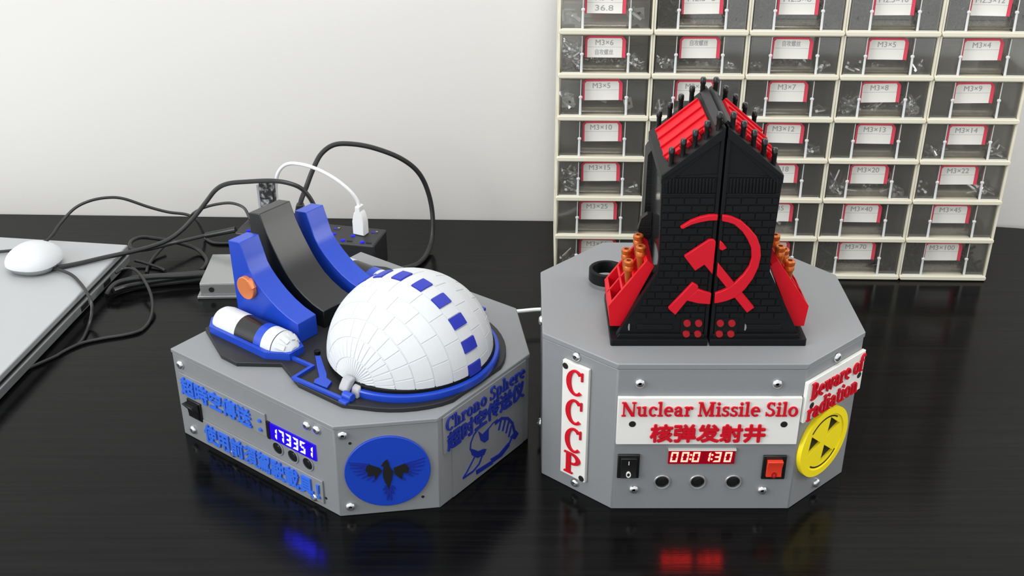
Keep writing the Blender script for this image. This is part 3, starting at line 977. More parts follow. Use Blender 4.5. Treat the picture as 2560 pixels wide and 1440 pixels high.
    # ---- switch face (viewer's left)
    S = lambda y: yl - y
    for y, z in ((.0647, .0560), (.0614, .0074), (.0223, .0058), (-.0494, .0568), (-.0577, .0572), (-.0503, .0052)):
        screw(T, FS, S(y), z)
    def sign(mx, x0, x1, z0, z1, name='sign_plate'):
        return MB().box(x0, x1, z0, z1, -.0002, .0012, 0, mx).build(name, 'grey', T, bevel=.0003)
    up = FS @ Matrix.Translation((0, 0, .0012))
    p = sign(FS, S(.0668), S(-.0132), .0334, .0500)
    tx = MB()
    tx.mesh(han_text('超時空傳送', .0655, .0128, .0012, .00038), 0, up @ Matrix.Translation((S(.0650), .0352, 0)))
    for zz in (.0375, .0440):
        tx.prism(dot(S(-.0085), zz, .0012), 0, .0012, 'z', 0, up)
    tag(tx.build('lettering', 'bluetext', p, smooth=0), 'blue Chinese characters')
    p = sign(FS, S(.0488), S(-.0588), .0040, .0208)
    tx = MB()
    tx.mesh(han_text('使用前須駕駛載具', .0985, .0132, .0012, .00038), 0, up @ Matrix.Translation((S(.0474), .0058, 0)))
    xx = S(-.0553)
    tx.prism([(xx - .0010, .0172), (xx + .0010, .0172), (xx + .0006, .0105), (xx - .0006, .0105)], 0, .0012, 'z', 0, up)
    tx.prism(dot(xx, .0082, .0012), 0, .0012, 'z', 0, up)
    tag(tx.build('lettering', 'bluetext', p, smooth=0), 'blue Chinese characters')
    x0, x1, z0, z1 = S(.0630), S(.0498), .0180, .0318
    s = MB().box(x0, x1, z0, z1, -.0002, .0012, 0, FS).build('rocker_switch', 'blackgloss', T, bevel=.0004)
    zm = (z0 + z1) / 2
    MB().prism([(z0 + .0012, .0008), (z0 + .0012, .0020), (zm, .0026), (z1 - .0008, .0068), (z1 - .0012, .0008)], x0 + .0014, x1 - .0014, 'x', 0, FS).build('switch_key', 'blackgloss', s, bevel=.0004)
    d0 = MB().box(S(-.0163), S(-.0552), .0338, .0452, -.0002, .0010, 0, FS).build('display', 'bluedisp', T)
    MB().box(S(-.0140), S(-.0162), .0332, .0456, 0, .0014, 0, FS).build('display_bezel', 'blackgloss', d0)
    up2 = FS @ Matrix.Translation((0, 0, .0010))
    for i, ch in enumerate('173351'):
        m = MB()
        seven(m, ch, S(-.0176) + i * .0061, .0353, .0045, .0084, .00135, .0002, up2)
        m.build('digit', 'bluedigit', d0, smooth=0)
    for y in (-.0211, -.0343, -.0470):
        mx = FS @ Matrix.Translation((S(y), .0282, 0))
        ring = MB().lathe([(.0040, .0001), (.0040, .0007), (.0046, .0008), (.0049, .0004), (.0049, 0)], 28, 0, mx).build('push_button', 'greylid', T)
        MB().lathe([(.0040, .00012), (.0040, .0002), (.0026, .0003), (.0024, .0008), (0, .0009)], 24, 0, mx).build('button_cap', 'blackgloss', ring)
    MB().lathe([(.0009, .0001), (.0009, .0003), (0, .0003)], 12, 0, FS @ Matrix.Translation((S(-.0600), .0085, 0))).build('pin_hole', 'darkhole', T)
    # ---- emblem face
    for x, z in ((.0050, .0585), (.0063, .0071)):
        screw(T, FE, x, z)
    for x, z in ((.0089, .0524), (.0494, .0095)):
        MB().lathe([(.0009, .0001), (.0009, .0003), (0, .0003)], 12, 0, FE @ Matrix.Translation((x, z, 0))).build('pin_hole', 'darkhole', T)
    cx, cz, RX, RZ = .0295, .0308, .0252, .0249
    circ = [(RX * math.cos(2 * PI * k / 72), RZ * math.sin(2 * PI * k / 72)) for k in range(72)]
    em = MB().prism(circ, -.0002, .0014, 'z', 0, FE @ Matrix.Translation((cx, cz, 0))).build('emblem_disc', 'blue', T, bevel=.0003)
    upe = FE @ Matrix.Translation((0, 0, .0014))
    bird = MB()
    for pl in ([(.0258, .0356), (.0275, .0385), (.0294, .0400), (.0302, .0379), (.0308, .0345), (.0327, .0308), (.0318, .0262), (.0296, .0186), (.0276, .0240), (.0266, .0275), (.0266, .0315), (.0274, .0352)],
               [(.0170, .0356), (.0188, .0374), (.0247, .0344), (.0261, .0320), (.0222, .0262), (.0215, .0297), (.0200, .0292), (.0176, .0290), (.0180, .0318), (.0168, .0330)],
               [(.0331, .0336), (.0395, .0360), (.0409, .0352), (.0404, .0338), (.0420, .0330), (.0414, .0291), (.0385, .0294), (.0373, .0250), (.0335, .0290)]):
        bird.prism(pl, -.0001, .0005, 'z', 0, upe)
    bird.build('bird_figure', 'darkhole', em, smooth=0)
    fe = MB()
    def feather(x0, y0, x1, y1, w=.0007):
        d = Vector((x1 - x0, y1 - y0)).normalized()
        nn = Vector((-d.y, d.x)) * w
        fe.prism([(x0 + nn.x * .4, y0 + nn.y * .4), (x1 + nn.x, y1 + nn.y), (x1 - nn.x, y1 - nn.y), (x0 - nn.x * .4, y0 - nn.y * .4)], -.0001, .0004, 'z', 0, upe)
    for l in (((.0072, .0400), (.0188, .0374)), ((.0080, .0382), (.0173, .0358)), ((.0082, .0360), (.0172, .0345)), ((.0094, .0333), (.0175, .0329)), ((.0110, .0305), (.0178, .0316)), ((.0140, .0280), (.0184, .0302)), ((.0170, .0262), (.0205, .0291)), ((.0200, .0246), (.0222, .0270)),
              ((.0513, .0390), (.0398, .0356)), ((.0512, .0365), (.0411, .0341)), ((.0506, .0338), (.0417, .0325)), ((.0492, .0305), (.0416, .0308)), ((.0470, .0278), (.0412, .0294)), ((.0440, .0262), (.0402, .0288)), ((.0395, .0240), (.0378, .0262)),
              ((.0260, .0180), (.0280, .0210)), ((.0268, .0152), (.0287, .0190)), ((.0282, .0103), (.0292, .0180)), ((.0306, .0100), (.0299, .0180)), ((.0322, .0148), (.0304, .0190)), ((.0335, .0178), (.0312, .0208))):
        feather(*l[0], *l[1])
    fe.build('bird_feathers', 'navy', em, smooth=0)
    # ---- name face (viewer's right)
    C0 = a - c                                   # x on FC = C0 + x
    p = sign(FC, C0 - .0405, C0 + .0405, .0372, .0630)
    upc = FC @ Matrix.Translation((0, 0, .0012))
    tx = MB()
    serif(tx, 'Chrono Sphere', C0 - .0390, .0520, .0775, .0092, .0010, upc, 0, .02)
    tx.mesh(han_text('超时空传送仪', .0750, .0118, .0010, .00038), 0, upc @ Matrix.Translation((C0 - .0378, .0382, 0)))
    tag(tx.build('lettering', 'navy', p, smooth=0), 'dark blue lettering')
    pl = MB().box(C0 - .0330, C0 + .0380, .0008, .0371, -.0002, .0006, 0, FC).build('picture_plate', 'grey', T)
    upp = FC @ Matrix.Translation((C0, 0, .0006))
    lg = MB()
    def strip(pts, w):
        for (xa, ya), (xb, yb) in zip(pts, pts[1:]):
            d = Vector((xb - xa, yb - ya)).normalized()
            nn = Vector((-d.y, d.x)) * w
            e = d * w * .5
            lg.prism([(xa - e.x + nn.x, ya - e.y + nn.y), (xb + e.x + nn.x, yb + e.y + nn.y), (xb + e.x - nn.x, yb + e.y - nn.y), (xa - e.x - nn.x, ya - e.y - nn.y)], -.0001, .0005, 'z', 0, upp)
    strip([(-.0085, .0372), (-.0125, .0355), (-.0155, .0315), (-.0162, .0270), (-.0140, .0225)], .0004)
    lg.prism([(-.0163, .0275), (-.0145, .0215), (-.0095, .0165), (-.0030, .0150), (-.0005, .0180), (-.0030, .0195), (-.0085, .0210), (-.0125, .0245)], -.0001, .0005, 'z', 0, upp)
    lg.prism([(-.0080, .0355), (-.0040, .0310), (.0020, .0325), (.0016, .0240), (-.0024, .0240), (-.0058, .0275)], -.0001, .0005, 'z', 0, upp)
    strip([(-.0120, .0190), (-.0200, .0120), (-.0235, .0100)], .0005)
    strip([(-.0050, .0150), (-.0080, .0110), (-.0140, .0090), (-.0235, .0095)], .0006)
    strip([(.0020, .0320), (.0060, .0335), (.0110, .0338)], .0003)
    strip([(.0090, .0320), (.0150, .0325), (.0215, .0290), (.0265, .0225), (.0285, .0150)], .0009)
    for x_, y_ in ((.0135, .0290), (.0175, .0262), (.0210, .0225), (.0238, .0180)):
        strip([(x_ - .0012, y_ - .0035), (x_ + .0014, y_ + .0030)], .0007)
    lg.prism([(.0240, .0130), (.0300, .0150), (.0330, .0110), (.0290, .0085)], -.0001, .0005, 'z', 0, upp)
    lg.prism([(-.0110, .0078), (.0050, .0060), (.0060, .0030), (-.0105, .0045)], -.0001, .0005, 'z', 0, upp)
    lg.prism([(.0035, .0080), (.0120, .0070), (.0220, .0100), (.0235, .0070), (.0150, .0035), (.0060, .0040)], -.0001, .0005, 'z', 0, upp)
    strip([(.0220, .0080), (.0262, .0125)], .0008)
    lg.build('picture_drawing', 'navy', pl, smooth=0)
    return T
build_dome_model()

# ------------------------------------------------------------------ the wall of clear drawer units
UW, UH, UD = .0714, .03404, .100
def unit_frame():
    w, g = .0015, .00012
    m = MB()
    for xa, xb in ((g, w + g), (UW - w - g, UW - g)):      # side walls with a large window
        m.box(xa, xb, 0, .012, g, UH - g)
        m.box(xa, xb, UD - .012, UD, g, UH - g)
        m.box(xa, xb, .012, UD - .012, g, .0060)
        m.box(xa, xb, .012, UD - .012, UH - .0060, UH - g)
    m.box(w, UW - w, .0005, UD, g, w + .0006)
    m.box(w, UW - w, .0012, UD, UH - w - g, UH - g)
    m.box(w, UW - w, UD - w, UD, w, .0080)
    # rounded front lip
    lip = [(.0014, UH * 0), (UW - .0014, 0), (UW - .0004, .0010), (UW - .0004, .0028), (UW - .0016, .0034), (.0016, .0034), (.0004, .0028), (.0004, .0010)]
    m.prism(lip, -.0022, .0016, 'y')
    return m
def unit_drawer():
    """clear tray: sloping walls, side panels, a stepped-back centre for the card; edge ribs in slot 1"""
    x0, x1, z0, z1, y0 = .0026, UW - .0026, .0028, UH - .0022, .0018
    a, b, rc = .0185, .0532, .0070
    t = .0010
    m = MB()
    m.box(x0, x0 + t, y0, .094, z0, z1)
    m.box(x1 - t, x1, y0, .094, z0, z1)
    m.box(x0, x1, .093, .094, z0, z1)
    m.prism([(x0, y0), (a, y0), (a, y0 + rc), (b, y0 + rc), (b, y0), (x1, y0), (x1, .094), (x0, .094)], z0, z0 + t)
    m.box(x0, a, y0, y0 + t, z0, z1)
    m.box(b, x1, y0, y0 + t, z0, z1)
    m.box(a, b, y0 + rc, y0 + rc + t, z0, z1)
    # finger hollow below the card
    hol = []
    for k in range(9):
        an = k / 8 * PI / 2
        hol.append((y0 + rc - .0045 * math.sin(an), z0 + .0052 * (1 - math.cos(an))))
    m.prism([(y0 + rc, z0)] + hol[1:] + [(y0 + rc, z0 + .0068)], a, b, 'x')
    m.box(a - t, a, y0, y0 + rc, z0, z1)
    m.box(b, b + t, y0, y0 + rc, z0, z1)
    for x in (a - .0004, b + .0004):
        m.cyl((x, y0 - .0004, z0 + .0006), (x, y0 + .0004, z0 + .0148), .0010, .0009, 10, 1)
        m.lathe([(.0015, 0), (.0015, .0012), (.0008, .0018), (0, .0018)], 10, 1, Matrix.Translation((x, y0 + .0005, z0 + .0142)))
        m.box(x - .0003, x + .0003, y0 - .0002, y0 + .0006, z0 + .0150, z1, 1)
    m.box(x0, a, y0 - .0003, y0 + .0005, z0, z0 + .0009, 1)
    m.box(b, x1, y0 - .0003, y0 + .0005, z0, z0 + .0009, 1)
    return m
def unit_card(lines, seed):
    rnd = random.Random(seed)
    tilt = rnd.uniform(-.02, .02)
    dx = rnd.uniform(-.0010, .0006)
    x0, x1, z0, z1, y = .0206 + dx, .0508 + dx, .0132, .0300, .0086
    cx, cz = (x0 + x1) / 2, (z0 + z1) / 2
    mx = Matrix.Translation((cx, y, cz)) @ Matrix.Rotation(tilt, 4, 'Y') @ Matrix.Rotation(PI / 2, 4, 'X')
    w, h = (x1 - x0) / 2, (z1 - z0) / 2
    c = .0022
    m = MB()
    m.prism([(-w, -h), (w, -h), (w, h - c), (w - c, h), (-w + c, h), (-w, h - c)], 0, .0003, 'z', 0, mx)
    i = .0016
    m.prism([(-w + i, -h + .0001), (w - i * 1.3, -h + .0001), (w - i * 1.3, h - c - i * .6), (w - c - i * .5, h - i), (-w + c + i * .5, h - i), (-w + i, h - c - i * .6)], .0003, .00045, 'z', 1, mx)
    # the border wraps onto the right cheek of the recess
    m.prism([(w, -h), (w + .0007, -h - .0004), (w + .0007, h - c - .0012), (w, h - c)], 0, .0006, 'z', 0, mx)
    m.box(-w + i, w - i * 1.3, -.0002, .0000, .00044, .00050, 2, mx)
    for li, s in enumerate(lines):
        wd = min(.0215, .0034 * len(s))
        me = han_text(s, wd, .0042 if ord(s[-1]) < 1000 else .0045, .0001, 0)
        m.mesh(me, 2, mx @ Matrix.Translation((-wd / 2 - .0006, (.0014 if li == 0 else -.0062), .00055)))
    return m
frame_o = unit_frame().build('frame', 'beige', None, bevel=.0004, seg=2)
drawer_o = unit_drawer().build('drawer', ['clear', 'clearrib'], None)
frame_me, drawer_me = frame_o.data, drawer_o.data
CAB = dict(o=(.03492, .23182), th=-.02562)
def cab(i, j, x=0, y=0, z=0):
    u = i * UW + x
    c, s = math.cos(CAB['th']), math.sin(CAB['th'])
    return (CAB['o'][0] + u * c - y * s, CAB['o'][1] + u * s + y * c, .0008 + j * UH + z)
CARDS = {6: [['M3×6', '36.8'], ['M2.5×5'], ['M2.5×8'], ['M2.5×10'], ['M2.5×12']],
         5: [['M3×6', '自攻螺丝'], ['自攻螺丝'], ['自攻螺丝'], ['M3×5'], ['M3×4']],
         4: [['M3×5'], ['M3×6'], ['M3×7'], ['M3×8'], ['M3×9']],
         3: [['M3×10'], ['M3×11'], ['M3×12'], ['M3×13'], ['M3×14']],
         2: [['M3×15'], ['M3×16'], ['M3×18'], ['M3×20'], ['M3×22']],
         1: [['M3×25'], ['M3×28'], ['M3×35'], ['M3×40'], ['M3×45']],
         0: [['M3×50'], ['M3×60'], ['M3×65'], ['M3×70'], ['M3×100']]}
# contents: (kind, amount at the left, amount in the middle, amount at the right, screw length)
FILL = {(6, 0): ('plates', 5, 0, 4, .012), (6, 1): ('black', 90, 120, 90, .006), (6, 2): ('black', 90, 120, 90, .006), (6, 3): ('black', 90, 120, 90, .007), (6, 4): ('black', 90, 120, 90, .007),
        (5, 0): ('steel', 46, 26, 16, .006), (5, 1): ('steel', 12, 14, 5, .005), (5, 2): ('steel', 4, 16, 4, .005), (5, 3): ('steel', 3, 3, 4, .006),
        (4, 0): ('plates', 6, 1, 1, .010), (4, 1): ('steel', 4, 3, 2, .006), (4, 2): ('steel', 2, 0, 3, .006), (4, 3): ('steel', 24, 18, 22, .008),
        (3, 2): ('steel', 2, 0, 5, .006), (3, 4): ('steel', 7, 0, 9, .009),
        (2, 0): ('steel', 34, 0, 4, .009), (2, 3): ('steel', 13, 5, 7, .015), (2, 4): ('steel', 3, 0, 8, .013),
        (1, 2): ('steel', 2, 5, 0, .012), (0, 0): ('steel', 7, 6, 0, .012), (0, 3): ('black', 40, 60, 10, .016), (0, 4): ('black', 25, 60, 10, .018)}
ROWN = {6: 'top row', 5: 'second row from the top', 4: 'third row from the top', 3: 'fourth row from the top', 2: 'third row from the bottom', 1: 'second row from the bottom', 0: 'bottom row'}
COLN = ['leftmost column', 'second column from the left', 'middle column', 'second column from the right', 'rightmost column']
def pile(kind, nl, nm, nr, ln, seed):
    rnd = random.Random(seed)
    m = MB()
    for cnt, xa, xb, ya in ((nl, .0060, .0165, .0052), (nm, .0200, .0520, .0130), (nr, .0555, .0655, .0052)):
        dens = cnt / max(1e-6, (xb - xa) * 1000)
        top = .0060 + min(.018, dens * .0042)
        for _ in range(cnt):
            x, y = rnd.uniform(xa, xb), ya + abs(rnd.gauss(0, .008))
            z = rnd.uniform(.0050, top)
            if kind == 'plates':
                mx = Matrix.Translation((x, y, z + .004)) @ Matrix.Rotation(rnd.uniform(0, PI), 4, 'Z') @ Matrix.Rotation(rnd.uniform(.5, 1.5), 4, 'X')
                m.box(-.0042, .0042, -.0042, .0042, -.0010, .0010, 0, mx)
                m.lathe([(.0013, .0010), (.0013, .0012), (0, .0012)], 10, 1, mx)
                continue
            d = Vector((rnd.uniform(-1, 1), rnd.uniform(-1, 1), rnd.uniform(-.35, .8))).normalized()
            p = Vector((x, y, max(z, .0048 + max(0, -d.z) * ln)))
            q = p + d * ln
            q.z = max(q.z, .0048)
            q.x = min(max(q.x, .0048), .0666)
            q.y = max(q.y, .0048 if not (.0170 < q.x < .0545) else .0115)
            m.cyl(p, q, .0013, .0012, 7)
            m.cyl(p - d * .0020, p, .0024, .0026, 8)
    return m
for j in range(6, -1, -1):
    for i in range(5):
        c = CARDS[j][i]
        look = FILL.get((j, i))
        what = 'with an empty drawer' if not look else {'steel': 'holding silver screws', 'black': 'holding black screws', 'plates': 'holding square nuts'}[look[0]]
        u = thing('drawer_unit', cab(i, j), 'ivory unit %s, %s, %s' % (what, ROWN[j], COLN[i]), 'drawer unit', CAB['th'], 'stacked ivory drawer units')
        f = frame_o.copy(); f.parent = u
        d = drawer_o.copy(); d.parent = u
        COL.objects.link(f); COL.objects.link(d)
        k = unit_card(c, j * 7 + i).build('label_card', ['cardred', 'card', 'ink'], d, smooth=0)
        if look:
            m = pile(look[0], look[1], look[2], look[3], look[4], 100 + j * 5 + i)
            nm = 'loose_nuts' if look[0] == 'plates' else 'loose_screws'
            mats_ = {'steel': ['steel', 'darkhole'], 'black': ['blackbits', 'darkhole'], 'plates': ['nylon', 'darkhole']}[look[0]]
            o = m.build(nm, mats_, None, loc=cab(i, j))
            o.rotation_euler = (0, 0, CAB['th'])
            tag(o, '%s in the drawer, %s, %s' % ({'steel': 'silver screws', 'black': 'black screws', 'plates': 'pale square nuts'}[look[0]], ROWN[j], COLN[i]), 'screws' if look[0] != 'plates' else 'nuts', None, 'stuff')
for o in (frame_o, drawer_o):
    bpy.data.objects.remove(o)
# first copies keep the plain names
for base in ('frame', 'drawer'):
    os_ = sorted([o for o in bpy.data.objects if o.name.split('.')[0] == base], key=lambda o: o.name)
    if os_ and base not in bpy.data.objects:
        os_[0].name = base

# ------------------------------------------------------------------ laptop with a mouse
LA = math.atan2(-.1348, -.0182) + PI / 2       # right edge leaning from the straight
t = thing('laptop', (-.3243, .2534, 0), 'closed silver laptop at the left end of the desk', 'laptop', LA)
LW, LD = .330, .232
MB().box(-LW, 0, -LD, 0, .0128, .0182).build('lid', 'silver', t, bevel=.0012, seg=3)
MB().box(-LW + .003, -.0022, -LD + .003, -.002, .0092, .0128).build('seam', 'darkhole', t)
MB().box(-LW, 0, -LD, 0, .0016, .0092).build('base', 'silverdark', t, bevel=.0010, seg=2)
for y in (-.045, -.085):
    MB().box(-.001, .0003, y - .006, y + .006, .0035, .0075).build('port', 'darkhole', t)
for x in (-.02, -LW + .02):
    for y in (-.02, -LD + .02):
        MB().cyl((x, y, 0), (x, y, .0018), .006, .006, 16).build('rubber_foot', 'cable', t)
ms = thing('computer_mouse', (-.3868, .2120, .0182), 'white rounded mouse with a grey underside lying on the silver laptop', 'mouse', math.radians(-12))
m = MB()
def egg(z0, z1, rx, ry, zc, hz):
    n, k = 32, 12
    vs, fs = [], []
    for i in range(k + 1):
        z = z0 + (z1 - z0) * i / k
        s = math.sqrt(max(0, 1 - ((z - zc) / hz) ** 2))
        for q in range(n):
            an = 2 * PI * q / n
            e = 2 / 2.4
            cx = math.copysign(abs(math.cos(an)) ** e, math.cos(an)); cy = math.copysign(abs(math.sin(an)) ** e, math.sin(an))
            vs.append((rx * s * cx, ry * s * cy, z))
    for i in range(k):
        for q in range(n):
            fs.append((i * n + q, i * n + (q + 1) % n, (i + 1) * n + (q + 1) % n, (i + 1) * n + q))
    fs += [tuple(range(n))[::-1], tuple(range(k * n, (k + 1) * n))]
    return vs, fs
m.add(*egg(.0062, .0205, .0218, .0215, .0062, .0144))
m.build('shell', 'white', ms)
MB().add(*egg(.0012, .0062, .0210, .0206, .0072, .0120)).build('base', 'silverdark', ms)
MB().box(-.012, .012, -.012, .012, 0, .0016).build('glide_pad', 'darkhole', ms)

# ------------------------------------------------------------------ hub with blue lights
HA = math.atan2(-.0106, .0467)
hb = thing('usb_hub', (-.1133, .2256, 0), 'long black hub with glowing blue button lights behind the blue fins', 'hub', HA)
HL, HD, HH = .1228, .0340, .0300
MB().box(-HL, 0, 0, HD, .0012, HH).build('case', 'hub', hb, bevel=.0014, seg=2)
for k in range(7):
    x = -.0085 - k * .0168
    sl = MB().box(x - .0016, x + .0036, HD - .0105, HD - .0055, HH - .0004, HH + .0002, 0).build('port', 'blackgloss', hb)
    MB().box(x + .0012, x + .0030, HD - .0072, HD - .0062, HH + .0001, HH + .0004).build('port_contact', 'steel', sl)
    MB().box(x - .0012, x + .0002, HD - .0100, HD - .0070, HH + .0001, HH + .0003).build('port_glow', 'led', sl)
    b = MB().lathe([(.0019, HH - .0005), (.0019, HH + .0006), (.0012, HH + .0009), (0, HH + .0010)], 18, 0, Matrix.Translation((x - .0030, .0050, 0)))
    b.build('light_button', 'led', hb)
    MB().box(x + .0003, x + .0050, .0044, .0056, HH - .0003, HH + .0004).build('button_slot', 'darkhole', hb)
    if k in (1, 2, 3, 4):
        MB().lathe([(.0018, HH - .0005), (.0018, HH + .0005), (0, HH + .0008)], 18, 0, Matrix.Translation((x + .0022, .0150, 0))).build('light_button', 'led', hb)
for x in (-.01, -HL + .01):
    for y in (.007, HD - .007):
        MB().cyl((x, y, 0), (x, y, .0014), .004, .004, 12).build('rubber_foot', 'cable', hb)

# ------------------------------------------------------------------ cables
def cable(name, pts, r, m, label, extra=None):
    t_ = thing(name, pts[0], label, 'cable')
    o0 = Vector(pts[0])
    mb_ = MB().tube([p - o0 for p in smooth_path(pts)], r, 10)
    mb_.build('cord', m, t_)
    if extra:
        extra(t_, o0)
    return t_
def white_plug(t_, o0):
    p = Vector((-.1264, .2500, .0302)) - o0
    m = MB()
    m.prism([(-.0055, 0), (.0055, 0), (.0055, .0120), (.0035, .0195), (.0022, .0210), (.0020, .0258), (-.0020, .0258), (-.0022, .0210), (-.0035, .0195), (-.0055, .0120)], -.0040, .0040, 'y', 0, Matrix.Translation(p) @ Matrix.Rotation(math.radians(-25), 4, 'Z'))
    m.build('plug', 'cablewhite', t_, bevel=.0008)
    m = MB()
    p = Vector((-.1965, .2620, .0306)) - o0
    m.lathe([(.0036, 0), (.0036, .0170), (.0022, .0215), (.0018, .0262)], 14, 0, Matrix.Translation(p))
    m.build('plug', 'cablewhite', t_)
cable('usb_cable', [(-.1965, .2620, .0560), (-.1963, .262, .0663), (-.1937, .262, .0788), (-.1869, .261, .087), (-.1773, .26, .0888), (-.1621, .256, .0866), (-.1458, .253, .0787), (-.1339, .251, .069), (-.1280, .2505, .0605), (-.1264, .2500, .0548)], .0015, 'cablewhite', 'white cable arching over the hub to a white plug', white_plug)
def black_plug(t_, o0):
    m = MB()
    p = Vector((-.1765, .2560, .0306)) - o0
    m.box(-.0075, .0075, -.0050, .0050, 0, .0135, 0, Matrix.Translation(p))
    m.prism([(-.0050, .0135), (.0050, .0135), (.0028, .0240), (-.0028, .0240)], -.0034, .0034, 'y', 0, Matrix.Translation(p))
    m.build('plug', 'cable', t_, bevel=.0007)
cable('power_cable', [(-.1765, .2560, .0530), (-.1755, .260, .0570), (-.1724, .268, .0640), (-.1670, .276, .0766), (-.1604, .285, .0874), (-.1498, .29, .0937), (-.1349, .292, .0937), (-.1168, .294, .0893), (-.0954, .296, .0795), (-.0807, .297, .0663), (-.0726, .296, .0481), (-.0690, .291, .0262), (-.0705, .279, .0060), (-.0781, .2512, .0026), (-.0924, .2397, .0022), (-.1000, .2345, .0022)], .0021, 'cable', 'thick black cable looping high against the wall to the right of the hub', black_plug)
cable('mouse_cable', [(-.16, .25, .0300), (-.1616, .25, .0407), (-.1642, .25, .0571), (-.1715, .25, .0696), (-.1818, .25, .0753), (-.1967, .252, .0769), (-.2175, .256, .0745), (-.2347, .258, .0719), (-.2449, .257, .067), (-.254, .255, .0567), (-.2626, .251, .0468), (-.2749, .247, .0348), (-.2865, .243, .0275), (-.2986, .237, .0245), (-.3134, .23, .0231), (-.3347, .2231, .0210), (-.3514, .2139, .0205), (-.3655, .2074, .0202), (-.3713, .2039, .0202)], .0019, 'cable', 'black cable rising from the laptop lid and arching behind the black arch')
cable('thin_cable', [(-.4300, .2350, .0200), (-.4080, .2380, .0215), (-.3920, .2480, .0235), (-.388, .258, .0255), (-.3853, .27, .0297), (-.3771, .285, .0371), (-.366, .295, .0402), (-.3518, .3, .0411), (-.3388, .302, .0391), (-.3196, .304, .0306), (-.3031, .305, .0251), (-.2875, .305, .0228), (-.279, .304, .0182), (-.2747, .303, .0086), (-.272, .3007, .0016), (-.2622, .2917, .0014), (-.2479, .2909, .0014), (-.2358, .2917, .0014)], .0013, 'cable', 'thin black cable humped against the wall behind the laptop')
cable('thin_cable', [(-.2800, .292, .0260), (-.2758, .29, .0311), (-.2665, .29, .036), (-.254, .29, .0394), (-.2413, .288, .0411), (-.2304, .284, .0383), (-.2239, .275, .0314)], .0012, 'cable', 'thin black cable bending down to the left end of the hub')
def end_sleeve(t_, o0):
    MB().cyl(Vector((-.2330, .258, .0300)) - o0, Vector((-.2600, .2612, .0230)) - o0, .0026, .0024, 12).build('sleeve', 'cable', t_)
cable('looped_cable', [(-.2340, .258, .0300), (-.2435, .26, .028), (-.2651, .262, .0214), (-.2856, .26, .0171), (-.2971, .252, .0172), (-.3045, .243, .0190), (-.3122, .236, .0215), (-.3168, .237, .0240), (-.3181, .245, .025), (-.3141, .256, .0235), (-.3058, .266, .018), (-.2894, .272, .0113), (-.2737, .2744, .0040), (-.2631, .2624, .0016), (-.2595, .2502, .0016), (-.2608, .2382, .0016)], .0016, 'cable', 'black cable from the hub end looped beside the laptop corner', end_sleeve)
cable('thin_cable', [(-.3022, .2779, .005), (-.307, .2624, .0020), (-.3075, .2456, .0014), (-.3059, .2338, .0014)], .0013, 'cable', 'short black cable drooping onto the desk under the loop')
cable('thin_cable', [(-.3200, .2515, .0040), (-.3119, .2494, .003), (-.2984, .2434, .0018), (-.2911, .2375, .0014)], .0013, 'cable', 'short black cable leaving the side of the laptop base')
cable('coiled_cable', [(-.3212, .1927, .0085), (-.3190, .2003, .0090), (-.3090, .2138, .007), (-.2902, .2207, .0055), (-.2713, .2243, .0050), (-.2555, .2272, .0050), (-.2475, .2257, .0045), (-.2449, .2235, .0038), (-.2517, .2215, .0030), (-.2703, .2170, .0022), (-.292, .2116, .0022), (-.3100, .2048, .0024), (-.3205, .1969, .0034), (-.3240, .1890, .0060), (-.3166, .1992, .011), (-.2933, .2097, .0098), (-.2715, .2135, .009), (-.2580, .2175, .008), (-.2540, .2196, .0074), (-.2663, .2171, .0066), (-.2905, .2102, .0066), (-.3104, .2001, .0070), (-.3190, .1903, .0080)], .0021, 'cable', 'thick black cable folded in a flat bundle on the desk by the laptop')
cable('thin_cable', [(-.3717, .2038, .0215), (-.3627, .2002, .0212), (-.3508, .1926, .0205), (-.3395, .1789, .0202), (-.3305, .1650, .0204), (-.3240, .1550, .0165), (-.3235, .1500, .0090), (-.3245, .1418, .0025), (-.3235, .1254, .0014), (-.3246, .116, .0014)], .0013, 'cable', 'thin black cable crossing the laptop lid and dropping over its edge')
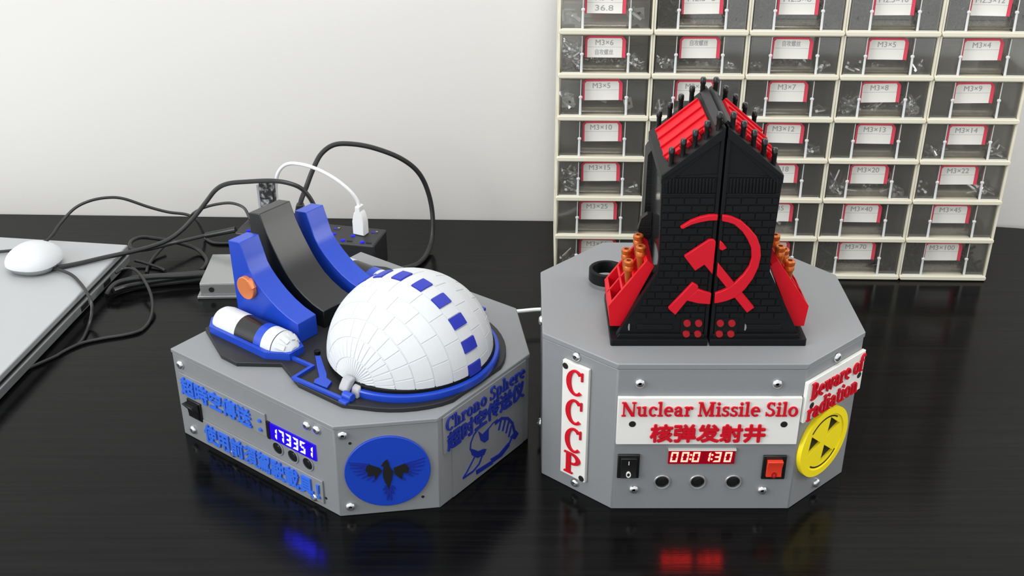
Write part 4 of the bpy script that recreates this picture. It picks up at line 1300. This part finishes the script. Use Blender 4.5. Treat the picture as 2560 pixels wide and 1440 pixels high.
cable('thin_cable', [(-.3245, .2150, .0110), (-.3189, .2205, .012), (-.3095, .2162, .0138), (-.2995, .2041, .0134), (-.2877, .1839, .01), (-.2821, .168, .0050), (-.2806, .1511, .0016), (-.2836, .1375, .0014), (-.2938, .1308, .0014), (-.3075, .126, .0014), (-.3217, .1189, .0014), (-.3310, .1079, .0014), (-.3360, .0988, .0014), (-.3500, .0821, .0014)], .0013, 'cable', 'thin black cable curling round on the desk in front of the laptop edge')
cable('white_cable', [(-.0430, .1180, .0120), (-.0300, .1320, .0130), (-.0167, .1378, .014), (-.0067, .1428, .014), (.0061, .1453, .014), (.0227, .1478, .014), (.0400, .1450, .0140), (.0560, .1250, .0140), (.0620, .0960, .0140), (.0640, .0800, .0140)], .0016, 'cablewhite', 'white cable running between the two grey models')

# speckled adapter standing in the hub
sk = thing('usb_adapter', (-.2030, .2600, .0302), 'speckled grey upright adapter standing in the hub beside the white cable', 'adapter', math.radians(-13))
MB().box(-.0062, .0062, -.0030, .0030, .0080, .0440).build('body', 'speck', sk, bevel=.0008)
MB().box(-.0085, -.0062, -.0030, .0030, .0080, .0400).build('side_edge', 'lightgrey', sk, bevel=.0004)
MB().box(-.0050, .0050, -.0022, .0022, 0, .0080).build('connector', 'steel', sk)

# clear flat case left of the blue fin
cs = thing('clear_case', (-.2190, .2200, 0), 'frosted clear plastic case on the desk left of the blue fin', 'case', math.radians(1.5))
MB().box(-.0345, .0345, -.0290, .0290, 0, .0024).build('base_tray', 'clearbox', cs, bevel=.0005)
m = MB()
m.box(-.0320, .0320, -.0265, -.0255, .0024, .0120)
m.box(-.0320, .0320, .0255, .0265, .0024, .0120)
m.box(-.0320, -.0310, -.0255, .0255, .0024, .0120)
m.box(.0310, .0320, -.0255, .0255, .0024, .0120)
m.box(-.0320, .0320, -.0265, .0265, .0120, .0130)
m.build('cover', 'clearbox', cs, bevel=.0004)
MB().cyl((-.0230, -.0268, .0072), (-.0230, -.0250, .0072), .0022, .0022, 16).build('latch', 'darkhole', cs)
